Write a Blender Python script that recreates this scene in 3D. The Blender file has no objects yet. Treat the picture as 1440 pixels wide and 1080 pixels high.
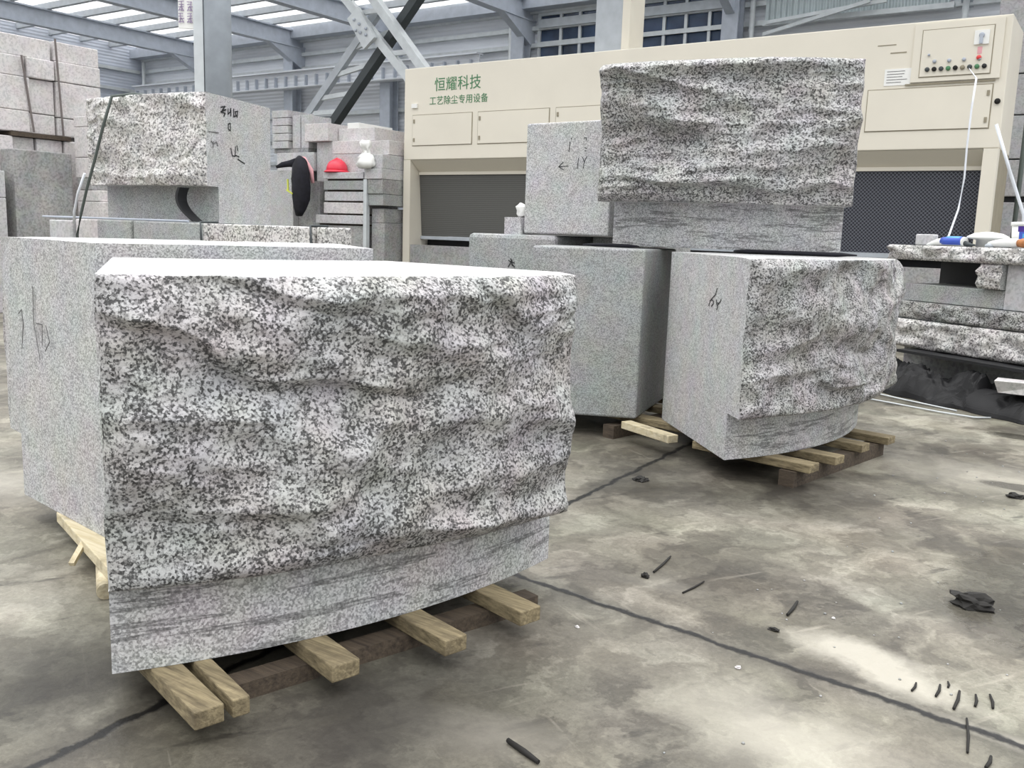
import bpy, bmesh, math, random
from mathutils import Vector, Matrix, noise
random.seed(7)
SC = bpy.context.scene
COL = SC.collection
PI = math.pi

# ---------------------------------------------------------------- materials
def lin(r, g, b):
    f = lambda c: (c/255/12.92) if c/255 <= .04045 else ((c/255+.055)/1.055)**2.4
    return (f(r), f(g), f(b), 1)

class NT:
    def __init__(s, name):
        s.m = bpy.data.materials.new(name); s.m.use_nodes = True
        s.t = s.m.node_tree; s.t.nodes.clear()
        s.out = s.t.nodes.new('ShaderNodeOutputMaterial')
        s.b = s.t.nodes.new('ShaderNodeBsdfPrincipled')
        s.t.links.new(s.b.outputs[0], s.out.inputs[0])
        s.b.inputs['Roughness'].default_value = .6
        s._pos = None
    def n(s, typ, **kw):
        d = s.t.nodes.new('ShaderNode'+typ)
        for k, v in kw.items(): setattr(d, k, v)
        return d
    def set(s, sock, v):
        if isinstance(v, bpy.types.NodeSocket): s.t.links.new(v, sock)
        else: sock.default_value = v
    @property
    def pos(s):
        if s._pos is None: s._pos = s.n('NewGeometry').outputs['Position']
        return s._pos
    def math(s, op, a, b=0., c=0., clamp=False):
        d = s.n('Math', operation=op, use_clamp=clamp)
        s.set(d.inputs[0], a); s.set(d.inputs[1], b); s.set(d.inputs[2], c)
        return d.outputs[0]
    def scale(s, v, vec):
        d = s.n('VectorMath', operation='MULTIPLY'); s.set(d.inputs[0], v); d.inputs[1].default_value = vec
        return d.outputs[0]
    def addv(s, a, b):
        d = s.n('VectorMath', operation='ADD'); s.set(d.inputs[0], a); s.set(d.inputs[1], b)
        return d.outputs[0]
    def noise(s, v, sc, det=3, rough=.5, color=False):
        d = s.n('TexNoise'); s.set(d.inputs['Vector'], v); d.inputs['Scale'].default_value = sc
        d.inputs['Detail'].default_value = det; d.inputs['Roughness'].default_value = rough
        return d.outputs['Color' if color else 'Fac']
    def vor(s, v, sc, out='Color'):
        d = s.n('TexVoronoi'); s.set(d.inputs['Vector'], v); d.inputs['Scale'].default_value = sc
        return d.outputs[out]
    def sep(s, v):
        d = s.n('SeparateXYZ'); s.set(d.inputs[0], v); return d.outputs
    def ramp(s, f, stops, interp='LINEAR'):
        d = s.n('ValToRGB'); s.set(d.inputs[0], f); r = d.color_ramp; r.interpolation = interp
        while len(r.elements) < len(stops): r.elements.new(.5)
        for e, (p, c) in zip(r.elements, stops):
            e.position = p; e.color = c if len(c) == 4 else (*c, 1)
        return d.outputs[0]
    def mix(s, f, a, b, mode='MIX'):
        d = s.n('Mix', data_type='RGBA', blend_type=mode)
        s.set(d.inputs[0], f); s.set(d.inputs[6], a); s.set(d.inputs[7], b)
        return d.outputs[2]
    def bump(s, h, strength, dist):
        d = s.n('Bump'); s.set(d.inputs['Height'], h); d.inputs['Strength'].default_value = strength
        d.inputs['Distance'].default_value = dist
        s.t.links.new(d.outputs[0], s.b.inputs['Normal'])
    def col(s, v): s.set(s.b.inputs['Base Color'], v)
    def rough(s, v): s.set(s.b.inputs['Roughness'], v)

def g(v): return (v, v, v, 1)

def plain(name, rgb, rough=.6, metal=0, var=.06, sc=6):
    n = NT(name); c = lin(*rgb)
    f = n.noise(n.pos, sc, 4)
    n.col(n.ramp(f, [(.3, tuple(x*(1-var*2) for x in c[:3])), (.7, tuple(min(1, x*(1+var)) for x in c[:3]))]))
    n.rough(rough); n.b.inputs['Metallic'].default_value = metal
    return n.m

def granite(name, light, mid, dark, p1, p2, sc, tint=(1, 1, 1), cluster=.5, bump=.5, streak=None, patch=.12):
    n = NT(name)
    w = n.noise(n.pos, sc*1.1, 3, .7, color=True)
    v = n.addv(n.pos, n.scale(w, (1.1/sc, 1.1/sc, 1.1/sc)))
    a = n.sep(n.vor(v, sc))[0]
    b = n.noise(n.addv(n.pos, (3.1, 1.7, 5.2)), sc*.75, 3, .75)
    b = n.math('ADD', n.math('MULTIPLY', n.math('SUBTRACT', b, .5), 2.2), .5)
    k = n.noise(n.pos, sc*.11, 5, .6)
    f = n.math('ADD', n.math('MULTIPLY', a, .5), n.math('MULTIPLY', b, .5))
    f = n.math('ADD', f, n.math('MULTIPLY', n.math('SUBTRACT', k, .5), cluster))
    c = n.ramp(f, [(0, g(light*1.08)), (p1-.07, g(light)), (p1+.05, g(mid)), (p2-.03, g(mid*.8)), (p2+.05, g(dark)), (1, g(dark*.8))])
    big = n.noise(n.pos, 2.3, 4, .6)
    hue = n.noise(n.pos, 5.5, 2, color=True)
    c = n.mix(.11, c, hue, 'OVERLAY')
    c = n.mix(1., c, n.ramp(big, [(.3, g(1-patch*1.5)), (.7, g(1.))]), 'MULTIPLY')
    c = n.mix(1., c, (*tint, 1), 'MULTIPLY')
    if streak:
        s = n.noise(n.scale(n.pos, (1.2, 1.2, 14)), 2.2, 5, .65)
        sm = n.ramp(s, [(.54, g(0)), (.60, g(.95)), (.66, g(0))])
        c = n.mix(n.math('MULTIPLY', sm, streak), c, g(.07))
    n.col(c); n.rough(.62)
    h = n.math('ADD', n.noise(n.pos, sc*.55, 4, .7), n.math('MULTIPLY', a, .35))
    n.bump(h, bump, .6/sc)
    return n.m

M = {}
M['rough'] = granite('granite_pitched', .52, .27, .06, .48, .63, 160, (1, .985, .98), .8, .9)
M['rough_far'] = granite('granite_pitched_fine', .54, .29, .06, .47, .62, 125, (1, .985, .97), .5, .8)
M['rough_warm'] = granite('granite_pitched_warm', .76, .46, .14, .50, .68, 85, (1, .97, .94), .4, .7)
M['sawn'] = granite('granite_sawn', .62, .45, .28, .45, .66, 190, (1, 1, .995), .25, .15, patch=.05)
M['sawn_band'] = granite('granite_sawn_streaked', .62, .44, .26, .45, .66, 170, (1, 1, 1), .3, .15, streak=.8, patch=.1)
M['sawn_grey'] = granite('granite_sawn_grey', .46, .35, .23, .45, .66, 180, (.97, 1, .99), .25, .12, patch=.08)
M['pale'] = granite('stone_pale', .70, .67, .61, .5, .75, 45, (1, .955, .945), .2, .1, patch=.12)
M['pale_grey'] = granite('stone_pale_grey', .58, .55, .50, .5, .75, 45, (1, .99, 1), .2, .1, patch=.12)
M['slate'] = granite('stone_grey', .40, .35, .28, .5, .75, 45, (1, 1, .98), .3, .1, patch=.2)
M['steel'] = plain('painted_steel_grey', (178, 184, 190), .5)
M['column_paint'] = plain('column_paint', (146, 153, 160), .45)
M['steel_dark'] = plain('painted_steel_dark', (178, 185, 196), .5)
M['steel_black'] = plain('dark_painted_rail', (62, 68, 70), .5)
M['steel_light'] = plain('galvanised_steel', (205, 210, 212), .4, .2)
M['cream'] = plain('cream_enamel', (226, 220, 205), .42, 0, .02, 1.5)
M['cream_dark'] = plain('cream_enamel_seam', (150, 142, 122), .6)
M['white'] = plain('white_plastic', (238, 238, 234), .4, 0, .02)
M['black'] = plain('black_rubber', (26, 27, 30), .55, 0, .2)
M['tarp'] = plain('black_tarpaulin', (12, 12, 15), .7, 0, .2)
M['blackcloth'] = plain('black_cloth', (22, 22, 32), .9, 0, .25, 14)
M['ink'] = plain('black_marker_ink', (40, 42, 44), .8)
M['pencil'] = plain('pencil_line', (104, 104, 104), .9)
M['green'] = plain('green_print', (78, 132, 92), .6)
M['red'] = plain('red_plastic', (232, 62, 82), .35, 0, .03)
M['redlamp'] = plain('red_lamp_cap', (225, 70, 70), .3)
M['pink'] = plain('pink_cloth', (225, 170, 175), .9)
M['lime'] = plain('lime_trim', (205, 212, 90), .7)
M['bluep'] = plain('blue_print', (64, 92, 190), .4)
M['cyan'] = plain('light_blue_print', (90, 165, 215), .4)
M['violet'] = plain('violet_print', (75, 50, 140), .4)
M['brownwood'] = plain('orange_brown_wood', (186, 122, 72), .5, 0, .12, 30)
M['purple'] = plain('purple_print', (150, 135, 165), .7)
M['strap'] = plain('dark_strap', (112, 104, 102), .7)
M['cable'] = plain('dark_green_strap', (88, 96, 92), .7)
M['rope'] = plain('white_rope', (222, 226, 232), .7)
M['glass'] = plain('blue_dark_glass', (62, 78, 104), .12, 0, .35, 1.2)
M['rust'] = plain('rusty_iron', (30, 28, 25), .8)

def wood(name, a, b):
    n = NT(name)
    gr = n.noise(n.scale(n.pos, (2.5, 30, 30)), 2.2, 5, .65)
    c = n.ramp(gr, [(.3, lin(*a)), (.7, lin(*b))])
    d = n.noise(n.pos, 7, 4, .65)
    c = n.mix(n.ramp(d, [(.5, g(0)), (.7, g(.6))]), c, lin(70, 60, 48))
    n.col(c); n.rough(.8); n.bump(gr, .4, .01)
    return n.m
M['wood'] = wood('weathered_pallet_wood', (88, 78, 58), (160, 146, 114))
M['wood_dark'] = wood('dark_pallet_wood', (52, 44, 37), (92, 80, 66))
M['wood_fresh'] = wood('fresh_yellow_wood', (188, 174, 138), (216, 206, 180))

def mesh_mat():
    n = NT('black_diamond_mesh')
    x = n.sep(n.pos)
    a = n.math('ADD', x[0], x[2]); b = n.math('SUBTRACT', x[0], x[2])
    fa = n.math('ABSOLUTE', n.math('SINE', n.math('MULTIPLY', a, 66.)))
    fb = n.math('ABSOLUTE', n.math('SINE', n.math('MULTIPLY', b, 66.)))
    m = n.math('MINIMUM', fa, fb)
    n.col(n.ramp(m, [(.12, lin(120, 122, 130)), (.38, lin(34, 36, 46))])); n.rough(.7)
    return n.m
M['mesh'] = mesh_mat()
def louvre_mat():
    n = NT('grey_louvre_sheet')
    z = n.sep(n.pos)[2]
    s = n.math('SINE', n.math('MULTIPLY', z, 190.))
    n.col(n.ramp(s, [(0., lin(84, 84, 81)), (1., lin(98, 98, 95))])); n.rough(.6)
    n.bump(s, .15, .005)
    return n.m
M['louvre'] = louvre_mat()
def sheet_mat(name, rgb, axis, k, rough=.5, amt=.35):
    n = NT(name)
    z = n.sep(n.pos)[axis]
    s = n.math('SINE', n.math('MULTIPLY', z, k))
    d = n.noise(n.scale(n.pos, (.35, .35, 1.5)), 1.5, 4)
    c = lin(*rgb)
    n.col(n.ramp(d, [(.3, tuple(x*.86 for x in c[:3])), (.7, tuple(min(1, x*1.08) for x in c[:3]))]))
    n.rough(rough); n.bump(s, amt, .02)
    return n.m
M['wall'] = sheet_mat('ribbed_wall_sheet', (222, 226, 232), 2, 62.)
M['wall_side'] = sheet_mat('ribbed_side_wall_sheet', (196, 202, 214), 2, 62.)
M['corr'] = sheet_mat('vertical_corrugated_sheet', (190, 202, 204), 0, 52., .35, 1.)
M['roof'] = sheet_mat('roof_sheet', (226, 230, 230), 0, 25.)
def thin(m, k):
    t = m.node_tree; out = [n for n in t.nodes if n.type == 'OUTPUT_MATERIAL'][0]; b = [n for n in t.nodes if n.type == 'BSDF_PRINCIPLED'][0]
    tl = t.nodes.new('ShaderNodeBsdfTranslucent'); tl.inputs[0].default_value = g(.9); mx = t.nodes.new('ShaderNodeMixShader'); mx.inputs[0].default_value = k
    t.links.new(b.outputs[0], mx.inputs[1]); t.links.new(tl.outputs[0], mx.inputs[2]); t.links.new(mx.outputs[0], out.inputs[0])
thin(M['roof'], .85)

def skylight_mat():
    n = NT('translucent_skylight')
    tl = n.n('BsdfTranslucent'); tp = n.n('BsdfTransparent'); mx = n.n('MixShader')
    tl.inputs[0].default_value = g(.95); tp.inputs[0].default_value = g(.97); mx.inputs[0].default_value = .6
    n.t.links.new(tl.outputs[0], mx.inputs[1]); n.t.links.new(tp.outputs[0], mx.inputs[2])
    n.t.links.new(mx.outputs[0], n.out.inputs[0])
    return n.m
M['skylight'] = skylight_mat()

def floor_mat():
    n = NT('stained_wet_concrete')
    p = n.pos; x, y, z = n.sep(p)
    w = n.noise(p, 2.2, 7, .68, color=True)
    pw = n.addv(p, n.scale(w, (.9, .9, 0)))
    big = n.noise(pw, .9, 6, .62)
    med = n.noise(n.scale(pw, (1.6, .8, 1)), 3.2, 6, .7)
    fine = n.noise(p, 60, 4, .7)
    f = n.math('ADD', n.math('MULTIPLY', big, .55), n.math('MULTIPLY', med, .45))
    c = n.ramp(f, [(.33, lin(48, 46, 41)), (.44, lin(84, 80, 71)), (.52, lin(116, 112, 100)), (.64, lin(166, 162, 148))])
    hue = n.noise(p, 2.2, 3, color=True)
    c = n.mix(.06, c, hue, 'OVERLAY')
    c = n.mix(.35, c, n.ramp(fine, [(.3, g(.3)), (.7, g(.7))]), 'OVERLAY')
    for (sc_, off, lo, amt, colr) in (((16, 1.1, 1), (0, 0, 0), .69, .4, lin(165, 158, 145)), ((1.0, 15, 1), (3, 1, 0), .70, .3, lin(165, 158, 145)), ((9, 2.2, 1), (7, 2, 0), .67, .6, lin(40, 37, 34))):
        rot = n.n('VectorRotate', rotation_type='Z_AXIS'); n.set(rot.inputs['Vector'], n.addv(p, off)); rot.inputs['Angle'].default_value = .5
        sn = n.noise(n.scale(rot.outputs[0], sc_), 1.3, 5, .6)
        c = n.mix(n.math('MULTIPLY', n.ramp(sn, [(lo-.05, g(0)), (lo+.03, g(1))]), amt), c, colr)
    wx, wy = n.sep(pw)[0], n.sep(pw)[1]
    edgen = n.noise(p, 5.5, 6, .68)
    def blob(cx, cy, rx, ry, rot=0., soft=.35, warp=.45):
        dx = n.math('SUBTRACT', n.math('ADD', n.math('MULTIPLY', x, 1-warp), n.math('MULTIPLY', n.math('SUBTRACT', wx, .45), warp)), cx)
        dy = n.math('SUBTRACT', n.math('ADD', n.math('MULTIPLY', y, 1-warp), n.math('MULTIPLY', n.math('SUBTRACT', wy, .45), warp)), cy)
        ca, sa = math.cos(rot), math.sin(rot)
        u = n.math('ADD', n.math('MULTIPLY', dx, ca/rx), n.math('MULTIPLY', dy, sa/rx))
        v = n.math('ADD', n.math('MULTIPLY', dx, -sa/ry), n.math('MULTIPLY', dy, ca/ry))
        d = n.math('SQRT', n.math('ADD', n.math('MULTIPLY', u, u), n.math('MULTIPLY', v, v)))
        d = n.math('ADD', d, n.math('MULTIPLY', n.math('SUBTRACT', edgen, .5), .7))
        return n.ramp(d, [(max(0, 1-soft), g(1)), (1., g(0))])
    # pale stone dust patches
    for a in DUST:
        c = n.mix(n.math('MULTIPLY', blob(*a[:-1]), a[-1]), c, lin(186, 181, 168))
    # damp dark stains, plus shade around the pallets painted into the floor colour
    for a in DAMP_SHADE:
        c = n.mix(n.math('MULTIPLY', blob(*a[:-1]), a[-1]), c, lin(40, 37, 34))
    # expansion joints
    jn = n.noise(p, 9, 4, .6)
    jo = n.math('MULTIPLY', n.math('SUBTRACT', jn, .5), .07)
    j1 = n.math('ABSOLUTE', n.math('ADD', n.math('ADD', x, n.math('MULTIPLY', y, .042)), n.math('ADD', jo, 1.92)))
    j2 = n.math('ABSOLUTE', n.math('ADD', n.math('ADD', y, n.math('MULTIPLY', x, .1)), n.math('ADD', jo, -2.53)))
    j2 = n.math('ADD', j2, n.math('MULTIPLY', n.math('LESS_THAN', x, -1.98), 5.))
    j = n.math('MINIMUM', j1, j2)
    c = n.mix(n.ramp(j, [(.0, g(.5)), (.10, g(0))]), c, lin(56, 53, 48))
    line = n.ramp(j, [(.009, g(1)), (.018, g(0))])
    c = n.mix(line, c, lin(18, 17, 16))
    for a in WET: c = n.mix(n.math('MULTIPLY', blob(*a), .55), c, lin(36, 35, 32))
    n.col(c)
    # wetness: low roughness in puddles
    r = n.ramp(n.noise(pw, 1.3, 4, .6), [(.35, g(.30)), (.6, g(.62))])
    for a in WET:
        r = n.mix(blob(*a), r, g(.05))
    n.rough(r)
    h = n.math('ADD', n.math('MULTIPLY', fine, .35), n.math('MULTIPLY', n.noise(p, 14, 4, .6), .65))
    h = n.math('SUBTRACT', h, line)
    n.bump(h, .18, .012)
    return n.m
# cx, cy, rx, ry, rot, soft, warp, amount
DUST = [(-.52, 2.78, .36, .14, -.35, .6, .35, .75), (-.62, 2.22, .42, .26, -.2, .8, .35, .55), (-1.25, 1.75, .3, .16, .3, .8, .3, .35),
        (-1.3, 2.95, .2, .1, 0, .8, .3, .3), (-.5, 5.6, .9, .5, 0, .9, .3, .45), (-3.6, 1.1, .5, .3, .4, .9, .3, .5), (-4.6, 2.0, .9, .4, .4, .8, .3, .6), (-.1, 2.55, .3, .05, -.1, .7, .2, .6)]
DAMP_SHADE = [(-1.5, 1.72, .45, .95, .15, .8, .25, .8), (-2.3, 1.3, .6, .4, .3, .8, .3, .75), (-1.95, 4.1, .55, .7, 0, .8, .3, .55),  # blobs beside the pallets also paint the shade there
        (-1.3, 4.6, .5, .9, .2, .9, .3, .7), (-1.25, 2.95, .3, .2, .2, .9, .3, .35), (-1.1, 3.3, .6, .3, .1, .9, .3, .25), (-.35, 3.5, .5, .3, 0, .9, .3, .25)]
WET = [(-.24, 3.75, .26, .65, 0, .4, .2), (-.36, 5.45, .22, .10, 0, .3, .1), (-.45, 6.95, .3, .12, 0, .3, .1)]
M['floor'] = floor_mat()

# ---------------------------------------------------------------- mesh helpers
class MB:
    def __init__(s): s.v = []; s.f = []; s.mi = []; s.sm = []
    def add(s, vs, fs, mi=0, smooth=False):
        o = len(s.v); s.v += [Vector(v) for v in vs]
        for f in fs:
            s.f.append([i+o for i in f]); s.mi.append(mi); s.sm.append(smooth)
        return s
    def box(s, x0, x1, y0, y1, z0, z1, mi=0, j=0.):
        vs = [(x, y, z) for z in (z0, z1) for y in (y0, y1) for x in (x0, x1)]
        if j: vs = [(a+random.uniform(-j, j), b+random.uniform(-j, j), c) for a, b, c in vs]
        return s.add(vs, [(0, 2, 3, 1), (4, 5, 7, 6), (0, 1, 5, 4), (2, 6, 7, 3), (0, 4, 6, 2), (1, 3, 7, 5)], mi)
    def obox(s, c, ax, ay, az, mi=0):   # centre and three half-axis vectors
        c, ax, ay, az = map(Vector, (c, ax, ay, az))
        vs = [c+sx*ax+sy*ay+sz*az for sz in (-1, 1) for sy in (-1, 1) for sx in (-1, 1)]
        return s.add(vs, [(0, 2, 3, 1), (4, 5, 7, 6), (0, 1, 5, 4), (2, 6, 7, 3), (0, 4, 6, 2), (1, 3, 7, 5)], mi)
    def beam(s, a, b, w, h, up=(0, 0, 1), mi=0):
        a, b = Vector(a), Vector(b); d = (b-a); L = d.length; d.normalize()
        sd = d.cross(Vector(up)); sd.normalize(); u = sd.cross(d)
        return s.obox((a+b)/2, d*L/2, sd*w/2, u*h/2, mi)
    def prism(s, pts, z0, z1, mi=0, mside=None):
        n = len(pts)
        s.add([(x, y, z0) for x, y in pts]+[(x, y, z1) for x, y in pts], [tuple(range(n-1, -1, -1)), tuple(range(n, 2*n))], mi)
        o = len(s.v)-2*n
        for i in range(n):
            k = (i+1) % n
            s.f.append([o+i, o+k, o+n+k, o+n+i]); s.mi.append(mi if mside is None else mside(i)); s.sm.append(False)
        return s
    def tube(s, pts, r, seg=8, mi=0, close=True):
        pts = [Vector(p) for p in pts]; n = len(pts)
        rs = r if isinstance(r, (list, tuple)) else [r]*n
        o = len(s.v); ref = Vector((0, 0, 1))
        vs = []
        for i, p in enumerate(pts):
            d = (pts[min(i+1, n-1)]-pts[max(i-1, 0)]).normalized()
            rf = ref if abs(d.dot(ref)) < .95 else Vector((1, 0, 0))
            a = d.cross(rf).normalized(); b = a.cross(d)
            for k in range(seg):
                t = 2*PI*k/seg; vs.append(p+(a*math.cos(t)+b*math.sin(t))*rs[i])
        fs = [(i*seg+k, i*seg+(k+1) % seg, (i+1)*seg+(k+1) % seg, (i+1)*seg+k) for i in range(n-1) for k in range(seg)]
        s.add(vs, fs, mi, True)
        if close:
            s.f.append([o+k for k in range(seg)][::-1]); s.mi.append(mi); s.sm.append(False)
            s.f.append([o+(n-1)*seg+k for k in range(seg)]); s.mi.append(mi); s.sm.append(False)
        return s
    def lathe(s, c, prof, seg=20, mi=0, axis=None):
        c = Vector(c); vs = []
        for r, z in prof:
            for k in range(seg):
                t = 2*PI*k/seg; vs.append(Vector((r*math.cos(t), r*math.sin(t), z)))
        if axis is not None:
            q = Vector((0, 0, 1)).rotation_difference(Vector(axis)); vs = [q @ v for v in vs]
        vs = [v+c for v in vs]; n = len(prof)
        fs = [(i*seg+k, i*seg+(k+1) % seg, (i+1)*seg+(k+1) % seg, (i+1)*seg+k) for i in range(n-1) for k in range(seg)]
        fs += [tuple(range(seg))[::-1], tuple((n-1)*seg+k for k in range(seg))]
        return s.add(vs, fs, mi, True)
    def build(s, name, mats, parent=None, base=None, bevel=0):
        off = Vector(base) if base is not None else Vector((0, 0, 0))
        if parent is not None:
            off = Vector((0, 0, 0)); q = parent
            while q is not None: off += q.location; q = q.parent
        me = bpy.data.meshes.new(name)
        me.from_pydata([tuple(v-off) for v in s.v], [], s.f)
        for m in (mats if isinstance(mats, (list, tuple)) else [mats]): me.materials.append(M[m])
        me.polygons.foreach_set('material_index', s.mi)
        me.polygons.foreach_set('use_smooth', s.sm)
        bm = bmesh.new(); bm.from_mesh(me); bmesh.ops.recalc_face_normals(bm, faces=bm.faces)
        bm.to_mesh(me); bm.free(); me.update()
        o = bpy.data.objects.new(name, me); COL.objects.link(o)
        if parent is not None: o.parent = parent
        else: o.location = off
        if bevel:
            b = o.modifiers.new('edge', 'BEVEL'); b.width = bevel; b.segments = 2; b.limit_method = 'ANGLE'; b.angle_limit = .7
        return o

def tag(o, label, cat, group=None, kind=None):
    o['label'] = label; o['category'] = cat
    if group: o['group'] = group
    if kind: o['kind'] = kind
    return o
def thing(name, label, cat, loc, group=None):
    o = bpy.data.objects.new(name, None); COL.objects.link(o); o.location = loc
    o.empty_display_size = .1
    return tag(o, label, cat, group)
def struct(o): o['kind'] = 'structure'; return o

def V2(a): return Vector((a[0], a[1]))
def arc(P, Q, s, n):
    """points from P to Q bulging by s to the right of P->Q"""
    P, Q = V2(P), V2(Q); d = Q-P; c = d.length; nrm = Vector((d.y, -d.x)).normalized()
    if abs(s) < 1e-4: return [(P+d*i/n, nrm) for i in range(n+1)]
    R = (c*c/4+s*s)/(2*abs(s)); mid = (P+Q)/2; sg = 1 if s > 0 else -1
    C = mid-nrm*sg*(R-abs(s)); out = []
    a = math.asin(min(1, c/2/R))
    for i in range(n+1):
        t = -a+2*a*i/n
        dirv = nrm*sg*math.cos(t)+(d/c)*math.sin(t)
        out.append((C+dirv*R, dirv*sg))
    return out

def nvec(q):
    q = Vector(q)
    return Vector((noise.noise(q), noise.noise(q+Vector((31.4, 7.7, 2.2))), noise.noise(q+Vector((5.1, 43.3, 17.9)))))
def scoop(q, sc):
    d, pts = noise.voronoi(Vector(q)*sc)
    return min(d[0], 1.2)**2
def rock_disp(x, z, seed, st, led=.35):
    """depth of a pitched (hammer split) stone face: shells and ledges with sharp ridges"""
    q = Vector((x*st, z, seed))
    w = nvec(q*2.1)*.22
    q2 = q+w
    a = scoop(q2, 2.6)*.55+scoop(q2+Vector((7, 3, 1)), 5.2)*.22
    b = noise.fractal(q*1.7+Vector((5, 1, 0)), .9, 2.1, 4)*.45
    c = noise.fractal(q*9, .8, 2.2, 4)*.12+scoop(q2+Vector((1, 9, 4)), 10.5)*.12
    d = abs(noise.noise(Vector((x*1.1*st, z*5.5, seed+9))+w*2))*.55
    ph = z*3.6+noise.fractal(Vector((x*1.5*st, z*.8, seed+20)), .9, 2, 3)*1.5+w.z*1.5
    fr = ph-math.floor(ph)
    saw = (1-fr) if fr > .13 else fr/.13*.87
    gate = min(1, max(.15, noise.noise(Vector((x*1.6*st, z*1.4, seed+33)))*2.2+.55))
    e = scoop(q2*1.0+Vector((4, 4, 8)), 4.0)*.25
    return a+b+c-d+e+saw*gate*led

def rock_face_mb(arc_out, arc_in, zl, zt, amp, seed, nv, st=.62, edge=.16, led=.35):
    nu = len(arc_out)-1; mb = MB(); vs = []
    L = [0.]
    for i in range(nu): L.append(L[-1]+(arc_out[i+1][0]-arc_out[i][0]).length)
    W = nu+1
    for j in range(nv+1):
        v = j/nv
        for i in range(W):
            u = i/nu; p, nr = arc_out[i]
            z0 = zl
            z = z0+(zt-z0)*v
            t = min(1, min(L[i], L[-1]-L[i])/.05); t2 = min(1, min(z-z0, zt-z)/.05)
            k = edge+(1-edge)*max(0, t)**.6*max(0, t2)**.6
            h = rock_disp(L[i], z, seed, st, led)
            tn = Vector((-nr.y, nr.x))
            sl = noise.noise(Vector((L[i]*6, z*7, seed+3)))*.012*(1-t*.5)
            pp = p+nr*(h*amp*k)+tn*sl*(1 if 0 < v < 1 else .3)
            zz = z+(noise.noise(Vector((L[i]*9, seed, 4.)))*.008 if j in (0, nv) else 0)*(1 if j == nv else .4)
            if j == nv: zz = min(zz, zt-.0005)
            vs.append((pp.x, pp.y, zz))
    fs = [(j*W+i, j*W+i+1, (j+1)*W+i+1, (j+1)*W+i) for j in range(nv) for i in range(nu)]
    mb.add(vs, fs, 0, True)
    o = len(mb.v)
    mb.v += [Vector((p.x, p.y, zl)) for p, _ in arc_in]+[Vector((p.x, p.y, zt)) for p, _ in arc_in]
    def q(a, m): mb.f.append(a); mb.mi.append(m); mb.sm.append(False)
    for i in range(nu):
        q([i, o+i, o+i+1, i+1], 1)                                  # underside
        q([nv*W+i, nv*W+i+1, o+W+i+1, o+W+i], 1)                    # top
    q([j*W for j in range(nv+1)]+[o+W, o], 1)
    q([j*W+nu for j in range(nv+1)][::-1]+[o+nu, o+W+nu], 1)
    return mb

def plinth_block(label, P, Q, s, L, R, sb, z0, z1, zl, P2, Q2, s2, amp, seed, nu=150, nv=90, st=.62, mats=('rough', 'sawn', 'sawn_band'), group=None, led=.35):
    cen = (V2(P)+V2(Q)+V2(L)+V2(R))/4
    t = thing('granite_block', label, 'stone block', (cen.x, cen.y, z0), group)
    ain = arc(P2, Q2, s2, nu); aout = arc(P, Q, s, nu)
    back = [p for p, _ in arc(R, L, sb, 10)]
    step = 6
    fr = [p for k, (p, _) in enumerate(ain) if k % step == 0 or k == nu]
    nf = len(fr)
    body = MB()
    pts = [(p.x, p.y) for p in fr]+[(p.x, p.y) for p in back]
    body.prism(pts, z0, z1, 0, lambda i: 1 if i < nf-1 else 0)
    body.build('block_body', (mats[1], mats[2]), t)
    rock = rock_face_mb(aout, ain, zl, z1, amp, seed, nv, st, led=led)
    rock.build('pitched_face', (mats[0], mats[1]), t)
    return t

def strokes(parent, name, polys, org, ux, uz, w, mat, lift=.002, gap=.012):
    """hand-drawn marks lying on a face: polylines in (u, v) metres from org; touching strokes make one mark"""
    ux, uz = Vector(ux).normalized(), Vector(uz).normalized(); nr = ux.cross(uz)
    def pts(pl):
        out = []
        for a, b in zip(pl, pl[1:]): out += [Vector(a).lerp(Vector(b), k/8) for k in range(9)]
        return out
    sets = [([pl], pts(pl)) for pl in polys]; merged = True
    while merged:
        merged = False
        for a in range(len(sets)):
            for b in range(a+1, len(sets)):
                if min((p-q).length for p in sets[a][1] for q in sets[b][1]) < gap:
                    sets[a] = (sets[a][0]+sets[b][0], sets[a][1]+sets[b][1]); del sets[b]; merged = True; break
            if merged: break
    for grp, _ in sets:
        mb = MB()
        for pl in grp:
            for (a, b) in zip(pl, pl[1:]):
                A = Vector(org)+ux*a[0]+uz*a[1]+nr*lift; B = Vector(org)+ux*b[0]+uz*b[1]+nr*lift
                d = (B-A)
                if d.length < 1e-5: continue
                sd = d.normalized().cross(nr)
                mb.obox((A+B)/2, d/2+d.normalized()*w*.3, sd*w/2, nr*.0008)
        mb.build(name, mat, parent)

def text_part(parent, name, body, x0, x1, z0, z1, y, mat, depth=.004):
    cu = bpy.data.curves.new(name, 'FONT'); cu.body = body; cu.size = 1; cu.extrude = 0.002
    cu.space_character = 1.05
    tmp = bpy.data.objects.new(name, cu); COL.objects.link(tmp)
    dg = bpy.context.evaluated_depsgraph_get()
    me = bpy.data.meshes.new_from_object(tmp.evaluated_get(dg))
    bpy.data.objects.remove(tmp)
    xs = [v.co.x for v in me.vertices]; ys = [v.co.y for v in me.vertices]
    if not xs: return None
    ax, bx, ay, by = min(xs), max(xs), min(ys), max(ys)
    off = parent.location
    for v in me.vertices:
        u = (v.co.x-ax)/(bx-ax); w = (v.co.y-ay)/(by-ay)
        v.co = Vector((x0+(x1-x0)*u, y-v.co.z*1., z0+(z1-z0)*w))-off
    me.materials.clear(); me.materials.append(M[mat])
    o = bpy.data.objects.new(name, me); COL.objects.link(o); o.parent = parent
    return o

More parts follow.
